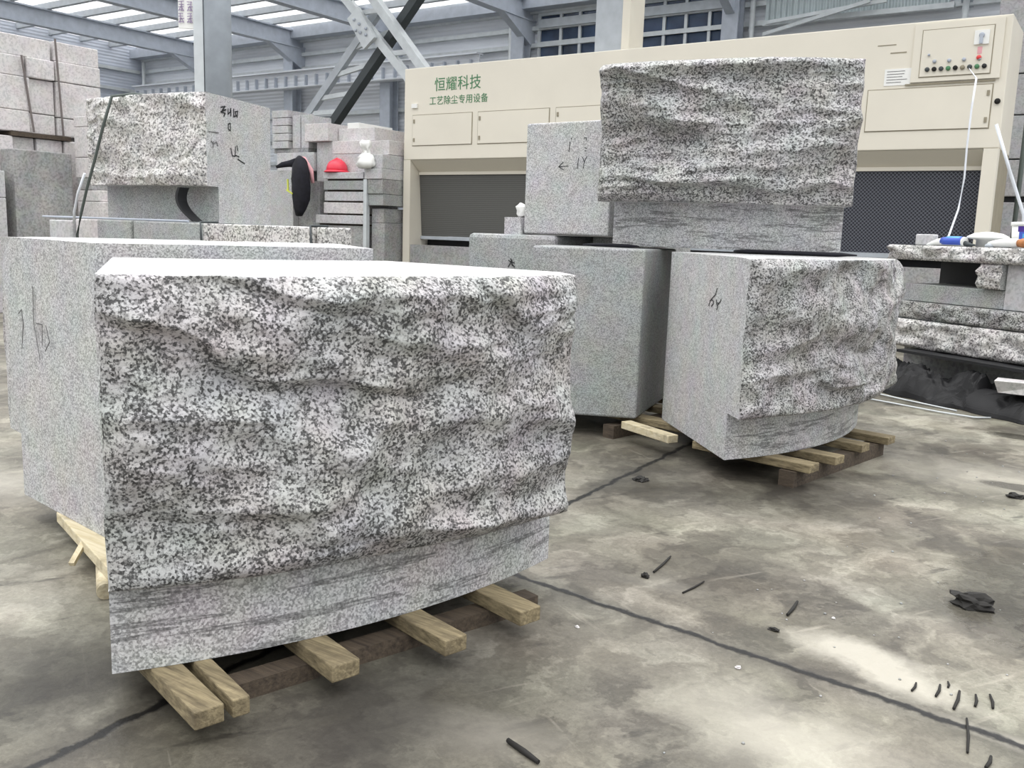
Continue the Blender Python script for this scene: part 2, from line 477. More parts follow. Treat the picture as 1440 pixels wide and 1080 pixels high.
# ---------------------------------------------------------------- camera
H = 1.25
f_px, pitch, roll, yaw = 1287.872, .164073, .033612, .588159
fw = Vector((-math.sin(yaw)*math.cos(pitch), math.cos(yaw)*math.cos(pitch), -math.sin(pitch)))
r0 = Vector((math.cos(yaw), math.sin(yaw), 0)); u0 = r0.cross(fw)
rv = r0*math.cos(roll)+u0*math.sin(roll); uv = u0*math.cos(roll)-r0*math.sin(roll)
cd = bpy.data.cameras.new('camera'); cam = bpy.data.objects.new('camera', cd); COL.objects.link(cam)
cd.sensor_fit = 'HORIZONTAL'; cd.sensor_width = 36; cd.lens = 36*f_px/1440; cd.clip_start = .05; cd.clip_end = 200
mw = Matrix((rv, uv, -fw)).transposed().to_4x4(); mw.translation = Vector((0, 0, H))
cam.matrix_world = mw
SC.camera = cam

# ---------------------------------------------------------------- building shell
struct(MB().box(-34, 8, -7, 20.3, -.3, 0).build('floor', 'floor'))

wb = struct(MB().box(-29.2, 6, 20, 20.15, 0, 7.05).build('wall_back', 'wall'))
for zz in (6.62, 6.22, 5.82, 4.47, 3.80, 3.1):
    MB().box(-28.9, -2.6, 19.86, 20, zz-.05, zz+.05).build('girt', 'steel_light', wb)
wl = struct(MB().box(-29.2, -29, 8, 20, 0, 7.05).build('wall_left', 'wall_side'))
for zz in (6.2, 5.55, 4.8): MB().box(-29, -28.88, 9, 19.8, zz-.05, zz+.05).build('girt', 'steel_light', wl)

RAFT = [-25.6, -21.2, -17.4, -13.1, -7.75, -3.2]
# roof sheets with a skylight strip beside every rafter
roof = MB(); strips = [(x-1.05, x-.25) for x in RAFT]
edges = [-29.2]+[e for st in strips for e in st]+[1.0]
for i in range(0, len(edges), 2): roof.box(edges[i], edges[i+1], 11, 20.2, 7.02, 7.06)
ceil = struct(roof.build('ceiling', 'roof'))
for a, b in strips: MB().box(a, b, 11, 20.2, 7.03, 7.05).build('skylight_strip', 'skylight', ceil)
for k in range(9): MB().box(-29, .9, 11.6+k*1.02, 11.72+k*1.02, 6.86, 7.02).build('purlin', 'steel', ceil)
MB().box(-29, .9, 19.5, 20, 6.62, 6.9).build('eave_beam', 'steel_dark', ceil)

ORD = ['left end', 'second bay from the left', 'third bay from the left', 'middle bay over the crossing ladders', 'bay left of the exhaust duct', 'bay right of the exhaust duct']
for x, w in zip(RAFT, ORD):
    mb = MB().box(x-.02, x+.02, 11, 20, 6.42, 6.82).box(x-.13, x+.13, 11, 20, 6.38, 6.42).box(x-.13, x+.13, 11, 20, 6.82, 6.86)
    mb.add([(x-.1, 18.6, 6.4), (x-.1, 20, 6.4), (x-.1, 20, 5.75), (x+.1, 18.6, 6.4), (x+.1, 20, 6.4), (x+.1, 20, 5.75)], [(0, 1, 2), (3, 5, 4), (0, 2, 5, 3), (0, 3, 4, 1), (1, 4, 5, 2)])
    tag(mb.build('roof_rafter', 'steel_dark'), 'grey steel roof rafter, '+w, 'rafter', 'roof rafters')
for x, w in ((-21.3, 'left of the crossing ladders'), (-17.5, 'behind the left edge of the cream cabinet'), (-13.2, 'left of the barred windows'), (-7.75, 'right of the barred windows')):
    mb = MB().box(x-.18, x+.18, 19.5, 19.54, 0, 6.4).box(x-.18, x+.18, 19.82, 19.86, 0, 6.4).box(x-.02, x+.02, 19.54, 19.82, 0, 6.4)
    tag(mb.build('wall_column', 'steel_dark', base=(x, 19.7, 0)), 'dark steel wall column '+w, 'column', 'wall columns')
for x, w in ((-28.6, 'in the far left corner of the hall'), (-13.55, 'beside the wall column left of the windows'), (-7.35, 'on the wall right of the barred windows'), (-3.2, 'on the wall above the control panel')):
    tag(MB().tube([(x, 19.75, 0), (x, 19.75, 6.5)], .06, 8).build('downpipe', 'steel_light', base=(x, 19.75, 0)), 'thin white downpipe '+w, 'pipe', 'white downpipes')
# crane runway girder with stiffeners on the back wall
gd = thing('crane_rail_beam', 'grey ribbed crane runway girder along the back wall', 'girder', (-20, 19.4, 5.2))
MB().box(-28.5, -14.2, 19.32, 19.36, 5.2, 5.62).box(-28.5, -14.2, 19.2, 19.48, 5.16, 5.2).box(-28.5, -14.2, 19.2, 19.48, 5.62, 5.66).build('girder_beam', 'wall', gd)
for k in range(34): MB().box(-28.3+k*.42, -28.26+k*.42, 19.22, 19.33, 5.2, 5.5).build('stiffener', 'steel_dark', gd)

def barred_window(idx, x0, x1, z0, z1, bars, rail):
    w = struct(MB().box(x0-.08, x1+.08, 19.9, 19.99, z0-.08, z0).box(x0-.08, x1+.08, 19.9, 19.99, z1, z1+.08).box(x0-.08, x0, 19.9, 19.99, z0, z1).box(x1, x1+.08, 19.9, 19.99, z0, z1).build('window_%d' % idx, 'steel_light'))
    MB().box(x0, x1, 19.95, 19.97, z0, z1).build('window_pane', 'glass', w)
    for b in bars: MB().box(b-.035, b+.035, 19.88, 19.94, z0, z1).build('mullion', 'steel_light', w)
    MB().box(x0, x1, 19.87, 19.94, rail-.04, rail+.04).build('rail', 'steel_light', w)
    MB().box(x0, x1, 19.80, 19.86, z1-.3, z1-.1).build('blind', 'steel', w)
barred_window(1, -12.78, -11.1, 5.3, 6.5, (-12.19, -11.66, -11.12), 5.85)
barred_window(2, -10.02, -7.98, 5.3, 6.5, (-9.46, -8.93, -8.37), 5.81)
# translucent vertical corrugated cladding right of the windows, with bracing
struct(MB().box(-7.1, -3.5, 19.84, 19.9, 5.82, 7).build('trim_1', 'corr'))
struct(MB().box(-7.1, -3.4, 19.7, 19.84, 5.72, 5.82).build('trim_2', 'steel_light'))
tag(MB().beam((-7.0, 19.6, 5.75), (-4.6, 19.6, 5.95), .06, .07).beam((-7.0, 19.5, 5.5), (-4.9, 19.5, 5.95), .06, .07).build('wall_brace', 'steel_light'), 'pale steel cross brace on the wall above the cream cabinet', 'brace')

# big round interior column with a side plate and a sign
cl = thing('steel_column', 'thick round grey steel column rising behind the strapped block', 'column', (-9.85, 7.8, 0))
MB().tube([(-9.84, 7.86, 0), (-9.84, 7.86, 7.0)], .165, 32).build('column_shaft', 'column_paint', cl)
MB().obox((-10.01, 7.72, 3.5), (.05, .033, 0), (-.03, .045, 0), (0, 0, 3.5)).build('side_plate', 'steel_light', cl)
sg = thing('warning_sign', 'white sign with faded purple writing fixed beside the round column', 'sign', (-10.13, 7.63, 3.5))
MB().obox((-10.13, 7.635, 3.98), (.09, .06, 0), (-.01, .015, 0), (0, 0, .36)).build('sign_board', 'white', sg)
rr = random.Random(4); pl = []
for cx in (-.062, .045):
    for cz in (-.24, -.1, .06, .22):
        for k in range(4):
            yy = cz+.05-k*.032
            pl.append([(cx-.03+rr.uniform(-.006, .01), yy), (cx+.03+rr.uniform(-.01, .006), yy+rr.uniform(-.006, .012))])
        pl.append([(cx+rr.uniform(-.02, .02), cz+.055), (cx+rr.uniform(-.02, .02), cz-.055)])
        pl.append([(cx, cz), (cx-.03, cz-.055)]); pl.append([(cx, cz), (cx+.03, cz-.055)])
strokes(sg, 'faded_writing', pl, (-10.12, 7.615, 3.98), (.83, .555, 0), (0, 0, 1), .009, 'purple', .012)

# ---------------------------------------------------------------- crossing ladder booms
def ladder(label, a0, a1, b0, b1, rungs, mats, plate=None):
    c = (Vector(a0)+Vector(b0))/2
    t = thing('ladder_boom', label, 'ladder', c)
    MB().beam(a0, a1, .16, .12, (0, 1, 0)).build('rail', mats[0], t)
    MB().beam(b0, b1, .16, .2, (0, 1, 0)).build('rail', mats[1], t)
    for k in rungs:
        A = Vector(a0).lerp(Vector(a1), k); B = Vector(b0).lerp(Vector(b1), k)
        MB().beam(A, B, .09, .07, (0, 1, 0)).build('rung', 'steel_light', t)
    if plate:
        p = MB().obox(plate, (.22, 0, -.3), (0, .04, 0), (.14, 0, .1)); p.build('bolted_plate', 'steel_light', t)
        for (u, v) in ((-.6, -.2), (-.2, .1), (.2, -.3), (.55, .2), (.3, .6), (-.1, -.7)):
            q = Vector(plate)+Vector((.22, 0, -.3))*u+Vector((.14, 0, .1))*v
            MB().lathe(q+Vector((0, -.05, 0)), [(.03, 0), (.03, .02)], 8, axis=(0, -1, 0)).build('bolt', 'steel_dark', t)
    return t
ladder('pale and dark steel ladder boom leaning up to the right above the stone pile', (-15.75, 14.1, 2.62), (-12.75, 14.1, 5.5), (-14.98, 14.1, 2.4), (-11.45, 14.1, 5.95), (.03, .12, .33, .43, .58, .75), ('steel', 'steel_black'))
ladder('pale steel ladder boom sloping down behind the cream cabinet, bolted plate', (-13.75, 13.85, 5.95), (-11.75, 13.85, 4.0), (-13.05, 13.85, 5.95), (-11.25, 13.85, 4.0), (.12, .3, .72, .95), ('steel_light', 'steel_light'), (-12.93, 13.74, 5.05))

# ---------------------------------------------------------------- dust cabinet
cb = thing('dust_cabinet', 'long cream dust extraction cabinet with green lettering and dark open front', 'machine', (-6.1, 13.3, 0))
X0, X1, YF, YB, ZT, ZF = -10.76, -1.50, 12.5, 13.6, 3.95, 2.43
MB().box(X0, X1, YF, YB, ZF, ZT).build('hood', 'cream', cb, bevel=.012)
MB().box(X0, X0+.15, YF, YB, 0, ZF-.002).build('side_panel', 'cream', cb)
MB().box(X1-.16, X1, YF, YF+.16, 0, ZF-.002).build('front_post', 'cream', cb)
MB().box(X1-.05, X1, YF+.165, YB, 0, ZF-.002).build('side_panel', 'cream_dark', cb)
sl = MB(); sl.add([(X0+.16, YF+.01, ZF-.004), (X1-.17, YF+.01, ZF-.004), (X1-.17, YF+.24, 2.24), (X0+.16, YF+.24, 2.24), (X0+.16, YF+.03, ZF-.004), (X1-.17, YF+.03, ZF-.004), (X1-.17, YF+.26, 2.24), (X0+.16, YF+.26, 2.24)],
    [(0, 1, 2, 3), (7, 6, 5, 4), (0, 3, 7, 4), (1, 5, 6, 2), (0, 4, 5, 1), (3, 2, 6, 7)]); sl.build('sloped_baffle', 'cream', cb)
MB().box(X0+.16, X1-.17, YF+.22, YF+.26, 2.19, 2.24).build('baffle_lip', 'cream', cb)
MB().add([(X0+.16, YF+.25, 2.19), (-6.0, YF+.25, 2.19), (-6.0, YF+.33, 1.14), (X0+.16, YF+.33, 1.14), (X0+.16, YF+.3, 2.19), (-6., YF+.3, 2.19), (-6., YF+.38, 1.14), (X0+.16, YF+.38, 1.14)],
    [(0, 1, 2, 3), (7, 6, 5, 4), (0, 3, 7, 4), (1, 5, 6, 2), (0, 4, 5, 1), (3, 2, 6, 7)]).build('louvred_screen', 'louvre', cb)
MB().add([(-6., YF+.25, 2.19), (X1-.17, YF+.25, 2.19), (X1-.17, YF+.33, 1.14), (-6., YF+.33, 1.14), (-6., YF+.3, 2.19), (X1-.17, YF+.3, 2.19), (X1-.17, YF+.38, 1.14), (-6., YF+.38, 1.14)],
    [(0, 1, 2, 3), (7, 6, 5, 4), (0, 3, 7, 4), (1, 5, 6, 2), (0, 4, 5, 1), (3, 2, 6, 7)]).build('mesh_screen', 'mesh', cb)
MB().box(X0+.16, X1-.17, YF+.3, YF+.36, 1.08, 1.135).build('screen_sill', 'steel', cb)
MB().box(X0+.16, X1-.17, YF+.5, YB, .0, 1.07).build('water_tank', 'black', cb)
MB().box(X0+.16, X1-.17, YF+.02, YF+.1, 0, .98).build('tank_front', 'slate', cb)
for i, (a, b) in enumerate(((-10.56, -9.30), (-9.17, -7.81), (-7.68, -6.30), (-6.17, -4.75), (-4.62, -3.2), (-3.05, -1.64))):
    d = MB().box(a-.012, b+.012, YF-.004, YF+.002, 2.658, 3.178).build('hatch_seam', 'cream_dark', cb)
    h = MB().box(a, b, YF-.014, YF+.004, 2.67, 3.166).build('hatch_door', 'cream', cb)
    for zz in (2.76, 3.07):
        MB().box(a+.02 if i < 5 else b-.05, a+.05 if i < 5 else b-.02, YF-.026, YF-.013, zz-.03, zz+.03).build('hinge', 'cream_dark', h)
# control panel
cp = MB().box(-2.56, -1.575, YF-.03, YF-.002, 3.235, 3.915).build('control_panel', 'cream', cb)
MB().box(-2.47, -1.675, YF-.034, YF-.029, 3.285, 3.845).build('panel_seam', 'cream_dark', cp)
MB().box(-2.46, -1.685, YF-.042, YF-.032, 3.295, 3.835).build('panel_door', 'cream', cp)
for k in range(9):
    x = -2.375+k*.0785
    MB().lathe((x, YF-.042, 3.375), [(.027, 0), (.027, .02), (.018, .028)], 12, axis=(0, -1, 0)).build('push_button', ('steel_black', 'rust', 'steel_black', 'green', 'rust', 'cream_dark', 'steel_black', 'green', 'black')[k], cp)
for k in range(4):
    x = -2.30+k*.163
    MB().lathe((x, YF-.042, 3.465), [(.022, 0), (.022, .02), (.012, .03)], 12, axis=(0, -1, 0)).build('indicator_lamp', 'steel_dark', cp)
MB().lathe((-1.815, YF-.042, 3.475), [(.028, 0), (.028, .02), (.015, .035)], 12, axis=(0, -1, 0)).build('stop_lamp', 'redlamp', cp)
MB().box(-1.84, -1.79, YF-.045, YF-.04, 3.52, 3.60).build('red_label', 'pink', cp)
MB().lathe((-2.37, YF-.042, 3.545), [(.014, 0), (.014, .02)], 10, axis=(0, -1, 0)).build('key_switch', 'steel_dark', cp)
MB().box(-1.885, -1.725, YF-.062, YF-.04, 3.625, 3.785).build('switch_plate', 'white', cp)
MB().box(-1.825, -1.79, YF-.085, YF-.06, 3.63, 3.74).lathe((-1.805, YF-.06, 3.725), [(.03, 0), (.03, .02)], 12, axis=(0, -1, 0)).build('rotary_switch', 'steel_dark', cp)
MB().box(-2.62, -1.62, YF-.02, YF, 3.205, 3.222).build('panel_drip_rail', 'cream_dark', cb)
pn = MB().box(-2.875, -2.565, YF-.006, YF, 3.215, 3.415).build('name_plate', 'white', cb)
rr = random.Random(9); pl = []
for k in range(5):
    strokes(pn, 'print_line', [[(.03, .17-k*.033), (rr.uniform(.2, .28), .17-k*.033)]], (-2.875, YF-.006, 3.215), (1, 0, 0), (0, 0, 1), .006, 'pencil')
MB().box(-2.99, -2.77, YF-.003, YF, 3.70, 3.712).box(-2.83, -2.64, YF-.003, YF, 3.60, 3.615).build('scuff_label', 'cream_dark', cb)
MB().box(-10.58, -10.46, YF-.03, YF, 3.29, 3.36).build('terminal_box', 'white', cb)
text_part(cb, 'company_name', '恒耀科技', -10.10, -9.14, 3.545, 3.765, YF-.003, 'green')
text_part(cb, 'equipment_name', '工艺除尘专用设备', -10.20, -8.99, 3.325, 3.465, YF-.003, 'green')
MB().lathe((-1.57, YF-.002, 2.97), [(.035, 0), (.03, .03)], 10, axis=(0, -1, 0)).build('latch', 'rust', cb)
dz = MB().box(-7.34, -6.88, 13.0, 13.45, 3.952, 6.4); dz.build('exhaust_duct', 'steel', cb)
MB().box(-6.87, -6.74, 12.98, 13.45, 3.952, 6.4).build('duct_flange', 'cream', cb)

# ---------------------------------------------------------------- carved granite blocks
A = plinth_block('large granite block nearest the camera, rough hammered curved front over a smooth base', (-2.016, 1.245), (-1.488, 2.577), .085, (-2.87, 1.84), (-2.46, 2.755), -.05, .10, 1.122, .335,
    (-2.045, 1.266), (-1.62, 2.70), .115, .115, 3.3, 230, 150, .62)
A2 = plinth_block('granite block back to back behind the nearest block, flat sawn end with pencil marks', (-3.33, 3.36), (-3.88, 1.985), .085, (-2.585, 2.82), (-2.99, 1.85), -.03, .10, 1.165, .36,
    (-3.22, 3.28), (-3.74, 1.955), .085, .09, 11.7, 120, 80, mats=('rough', 'sawn', 'sawn_band'))
B = plinth_block('granite block standing on the right pallet, rough rounded face and flat left end', (-1.534, 4.328), (-1.257, 6.15), .21, (-2.334, 5.201), (-2.10, 6.5), -.03, .13, 1.166, .375,
    (-1.63, 4.433), (-1.40, 6.2), .2, .10, 21.4, 190, 120, .9)
C = plinth_block('granite block on top of two others in the middle, rough ledged face turned to camera', (-2.95, 5.37), (-1.44, 5.76), .13, (-2.78, 6.35), (-1.80, 6.62), -.04, 1.188, 2.315, 1.467,
    (-2.90, 5.50), (-1.515, 5.875), .12, .19, 31.9, 230, 190, .36, led=.8, mats=('rough_far', 'sawn', 'sawn_band'))
G = plinth_block('granite block with black handwriting and straps around it, left behind the front blocks', (-7.66, 4.72), (-6.22, 4.84), .06, (-7.45, 5.7), (-6.50, 5.74), -.03, 1.245, 2.262, 1.535,
    (-7.62, 4.86), (-6.266, 4.985), .05, .075, 44.2, 150, 110, 1.0, mats=('rough_warm', 'sawn', 'sawn_grey'))
def plain_block(label, pts, z0, z1, mat, name='granite_block', cat='stone block', group=None, bevel=.012):
    cx = sum(p[0] for p in pts)/len(pts); cy = sum(p[1] for p in pts)/len(pts)
    o = MB().prism(pts, z0, z1).build(name, mat, base=(cx, cy, z0), bevel=bevel)
    return tag(o, label, cat, group)
B2 = plain_block('upright sawn granite block between the nearest block and the rounded one, dark right side', [(-3.087, 4.814), (-2.455, 5.08), (-2.66, 6.0), (-3.36, 5.45)], .13, 1.174, 'sawn_grey')
D = plain_block('smooth pale granite block with a small arrow drawn on it', [(-3.72, 5.66), (-3.0, 5.62), (-3.03, 6.42), (-3.66, 6.45)], 1.246, 2.02, 'sawn')
E_ = plain_block('grey granite block under the arrow marked block, left half', [(-4.165, 5.58), (-3.42, 5.62), (-3.42, 6.5), (-4.1, 6.5)], 0, 1.236, 'sawn_grey', bevel=.03)
F_ = plain_block('pale granite block under the arrow marked block, right half', [(-3.36, 6.05), (-2.87, 6.07), (-2.87, 6.75), (-3.36, 6.75)], 0, 1.236, 'sawn')
tag(MB().box(-3.88, -3.735, 5.66, 5.86, 1.237, 1.36, j=.01).build('granite_offcut', 'sawn', base=(-3.8, 5.75, 1.237)), 'small granite offcut at the left foot of the arrow marked block', 'offcut')
rag = MB(); rag.lathe((-3.80, 5.76, 1.361), [(.03, 0), (.05, .02), (.035, .045), (.055, .07), (.02, .1)], 9)
for v in rag.v: v += nvec(v*30)*.02
for v in rag.v: v.z = max(v.z, 1.361)
tag(rag.build('plastic_rag', 'white', base=(-3.80, 5.76, 1.361)), 'crumpled white plastic scrap on the small offcut', 'rag')

# marks written on the stones
MK = .0045
eu = Vector((-1.534+2.334, 4.328-5.201, 0)).normalized()
eo = Vector((-2.334, 5.201, 0))
strokes(B, 'handwritten_mark', [[(0.066, 0.099), (0.0484, 0.066), (0.0, 0.0413), (-0.022, 0.0275), (-0.0396, 0.0)], [(-0.0264, 0.0275), (0.0, 0.0358), (0.0264, 0.0275), (0.0264, 0.0165), (0.0, 0.0)], [(0.066, 0.0385), (0.0748, 0.0193), (0.0924, 0.0055), (0.0792, -0.011)], [(0.132, 0.0468), (0.121, 0.033), (0.0924, 0.0165)], [(0.0748, 0.0248), (0.11, 0.0248)]], eo+eu*.72+Vector((0, 0, .895)), eu, (0, 0, 1), MK, 'ink')
strokes(D, 'handwritten_mark', [[(-.02, .0), (.06, .003)], [(.015, .03), (-.02, .0), (.02, -.022)], [(.135, -.015), (.142, .055)], [(.175, .06), (.19, .03), (.185, -.015)], [(.19, .03), (.21, .065)], [(.06, .1), (.065, .165)], [(.075, .185), (.08, .195)], [(.18, .19), (.2, .19), (.2, .175)], [(.19, .125), (.205, .118)], [(.19, .105), (.2, .105)]], (-3.41, 5.644, 1.715), (.9986, -.053, 0), (0, 0, 1), .005, 'ink')
strokes(E_, 'handwritten_mark', [[(.0, .0), (.03, .05)], [(.035, .01), (.02, .06)], [(.0, .045), (.05, .03)], [(.03, .02), (.055, .0)]], (-3.80, 5.598, 1.0), (1, .05, 0), (0, 0, 1), .007, 'ink')
gu = Vector((-6.50+6.22, 5.74-4.84, 0)).normalized()
go = Vector((-6.22, 4.84, 0))
def glyphs(seed, n, h, w):
    rr = random.Random(seed); out = []
    for k in range(n):
        x = k*w*1.15
        for q in range(4):
            out.append([(x+rr.uniform(0, w), rr.uniform(0, h)), (x+rr.uniform(0, w), rr.uniform(0, h))])
    return out
strokes(G, 'handwritten_mark', [[(0, .07), (.06, .085), (.02, .05), (.07, .06), (.0, .035), (.06, .03), (.04, .005)], [(.1, .07), (.1, .03), (.13, .05), (.14, .08), (.14, .02)], [(.18, .08), (.18, .02), (.22, .03), (.2, .06), (.24, .07), (.23, .02)]], go+gu*.20+Vector((0, 0, 2.10)), gu, (0, 0, 1), .011, 'ink')
strokes(G, 'handwritten_mark', [[(0, .05), (.03, .06), (.03, .0), (.0, .01), (.0, .05)]], go+gu*.30+Vector((0, 0, 2.0)), gu, (0, 0, 1), .009, 'ink')
strokes(G, 'handwritten_mark', [[(0, .12), (.13, .125)], [(.0, .02), (.03, .05), (.06, .03), (.1, .05), (.12, .02)], [(.06, .05), (.05, .0)]], go+gu*.03+Vector((0, 0, 1.84)), gu, (0, 0, 1), .008, 'pencil')
strokes(G, 'handwritten_mark', [[(0, .06), (.02, .0), (.06, .0), (.07, .08)], [(.09, .09), (.1, .05)], [(.06, .01), (.12, .0)], [(.1, -.02), (.2, -.05)]], go+gu*.33+Vector((0, 0, 1.80)), gu, (0, 0, 1), .009, 'ink')
au = Vector((-3.02+3.88, 1.83-1.985, 0)).normalized(); ao = Vector((-3.88, 1.985, 0))
strokes(A2, 'pencil_mark', [[(.16, .72), (.15, .5), (.14, .4)], [(.2, .62), (.24, .64), (.25, .58), (.22, .48)], [(.38, .74), (.37, .6), (.42, .46)], [(.4, .6), (.46, .6), (.45, .52)], [(.5, .6), (.53, .54), (.48, .5)]], ao+au*(-.02)+Vector((0, 0, .24)), au, (0, 0, 1), .0045, 'pencil', .0025)

# packing rags between the stones
def packing(label, pts, z):
    mb = MB(); mb.tube(pts, [.012]+[.03]*(len(pts)-2)+[.01], 8)
    for v in mb.v:
        v.z = z+max(.0, (v.z-z)*.45+.008); v += Vector((noise.noise(v*25)*.02, noise.noise(v*21+Vector((4, 0, 0)))*.02, 0))
    return tag(mb.build('packing_rag', 'blackcloth', base=(pts[0][0], pts[0][1], z)), label, 'rag', 'black packing rags')
packing('black packing rag squeezed under the left corner of the upper ledged block', [(-3.02, 5.32, 1.18), (-2.95, 5.36, 1.18), (-2.85, 5.42, 1.18), (-2.75, 5.44, 1.18), (-2.68, 5.46, 1.18)], 1.176)
packing('black packing rag under the right front of the upper ledged block', [(-2.08, 5.55, 1.18), (-1.98, 5.56, 1.18), (-1.85, 5.62, 1.18), (-1.75, 5.62, 1.18), (-1.62, 5.68, 1.18), (-1.48, 5.74, 1.18), (-1.40, 5.78, 1.18)], 1.168)

# ---------------------------------------------------------------- pallets
def board(mb, a, b, w, z0, z1):
    a, b = V2(a), V2(b); d = (b-a).normalized(); s = Vector((-d.y, d.x))*w/2
    return mb.prism([tuple(a+s), tuple(a-s), tuple(b-s), tuple(b+s)], z0, z1)
p1 = thing('timber_pallet', 'timber pallet under the two front blocks, board ends poking out to the right', 'pallet', (-2.4, 2.2, 0), 'timber pallets')
for k, (a, b, w, m) in enumerate((((-2.22, 1.444), (-1.714, 1.308), .075, 'wood'), ((-2.5, 1.625), (-1.692, 1.386), .045, 'wood'), ((-3.0, 2.06), (-1.622, 1.678), .085, 'wood'), ((-3.2, 2.42), (-1.483, 1.98), .08, 'wood'), ((-3.1, 2.72), (-1.425, 2.285), .085, 'wood'))):
    board(MB(), a, b, w, .051, .099).build('deck_board', m, p1, bevel=.004)
for a, b in (((-1.88, 1.42), (-1.56, 2.50)), ((-2.35, 1.58), (-2.05, 2.60)), ((-2.85, 1.80), (-2.55, 2.80)), ((-3.22, 1.92), (-2.95, 2.9))):
    board(MB(), a, b, .07, 0, .05).build('bearer', 'wood_dark', p1)
board(MB(), (-3.40, 1.97), (-2.70, 1.745), .13, .057, .099).build('end_board', 'wood_fresh', p1, bevel=.004)
lg = MB().tube([(-2.93, 1.80, .029), (-2.70, 1.66, .029)], .028, 14); lg.build('round_bearer', 'wood_fresh', p1)
sp = MB().beam((-3.0, 1.72, .035), (-3.05, 1.80, .085), .02, .015); sp.build('splinter', 'wood_fresh', p1)
p2 = thing('timber_pallet', 'timber pallet under the rounded block and its dark neighbour, boards poking out right', 'pallet', (-1.9, 5.2, 0), 'timber pallets')
for a, b in (((-1.93, 4.803), (-1.235, 4.675)), ((-2.9, 5.3), (-1.178, 4.946)), ((-2.8, 5.66), (-1.14, 5.358)), ((-2.7, 5.98), (-1.068, 5.68))):
    board(MB(), a, b, .105, .085, .129).build('deck_board', 'wood', p2, bevel=.004)
board(MB(), (-2.48, 5.0), (-2.08, 4.81), .075, .083, .1285).build('deck_board', 'wood_fresh', p2, bevel=.004)
for a, b in (((-1.36, 4.62), (-1.16, 5.74)), ((-1.88, 4.98), (-1.75, 5.9)), ((-2.60, 5.0), (-2.42, 5.95))):
    board(MB(), a, b, .085, 0, .082).build('bearer', 'wood_dark', p2)

# ---------------------------------------------------------------- left: slab bed, straps, hoop
for i, (a, b, zt, m, l) in enumerate((
    (-8.23, -7.86, 1.225, 'pale_grey', 'pale lavender slab end at the left of the slab bed'), (-7.84, -7.49, 1.24, 'pale', 'pale greenish slab under the left corner of the strapped block'),
    (-7.48, -7.0, 1.24, 'sawn_grey', 'darker grey slab under the strapped block, third of the bed from left'), (-6.99, -6.07, 1.24, 'sawn_grey', 'green grey granite slab under the handwriting block corner'),
    (-6.06, -4.85, 1.24, 'rough_warm', 'long rough edged granite slab right of the strapped block'), (-4.83, -4.66, 1.24, 'rough_warm', 'short rough slab end at the right of the slab bed'))):
    tag(MB().box(a, b, 4.66+.02*(i % 2), 5.78 if i < 4 else 4.86, 0, zt).build('granite_slab', m, base=((a+b)/2, 5.3, 0), bevel=.01), l, 'stone slab', 'slabs under the strapped block')
tag(MB().tube([(-6.86, 5.4, 2.276), (-7.04, 4.76, 2.278), (-7.10, 4.60, 2.24), (-7.20, 4.575, 2.0), (-7.32, 4.57, 1.75), (-7.46, 4.57, 1.5), (-7.60, 4.59, 1.28), (-7.72, 4.62, 1.1), (-7.72, 4.64, .7)], .013, 6).build('lifting_strap', 'cable'), 'dark strap hanging over the left side of the strapped block', 'strap')
tag(MB().tube([(-7.42, 4.53, 1.62), (-7.52, 4.52, 1.45), (-7.60, 4.53, 1.3), (-7.66, 4.56, 1.2)], .011, 6).build('rope_tail', 'rope'), 'light rope tail beside the dark strap, left of the strapped block', 'rope')
tag(MB().tube([(-8.4, 4.70, 1.252), (-8.2, 4.70, 1.252), (-7.84, 4.70, 1.253), (-7.0, 4.70, 1.252), (-6.3, 4.71, 1.252)], .01, 6).build('steel_cable', 'steel_dark'), 'thin steel cable lying along the front of the slab bed', 'cable')
hp = MB(); n = 16
for sgn in (0,):
    vs = []
    for i in range(n+1):
        t = PI*(.15+.75*i/n)
        x = -6.40-.17*math.sin(t)+.15*(i/n); z = 1.52-.27*(i/n)
        vs += [(x-.015, 4.76, z), (x+.015, 4.76, z), (x+.015, 4.85, z), (x-.015, 4.85, z)]
    hp.add(vs, [(4*i+k, 4*i+(k+1) % 4, 4*i+4+(k+1) % 4, 4*i+4+k) for i in range(n) for k in range(4)]+[(0, 1, 2, 3), (4*n+3, 4*n+2, 4*n+1, 4*n)], 0, False)
tag(hp.build('rubber_strip', 'black'), 'curved black rubber strip wedged under the lip of the strapped block', 'strip')

for x, l in ((-6.07, 'short dark strap end over the slab bed, left one'), (-4.86, 'short dark strap end over the slab bed, right one')):
    tag(MB().tube([(x+.02, 4.8, 1.249), (x, 4.65, 1.247), (x+.02, 4.637, 1.15), (x+.035, 4.637, 1.0)], .01, 6).build('strap_end', 'steel_black'), l, 'strap', 'strap ends on the slab bed')

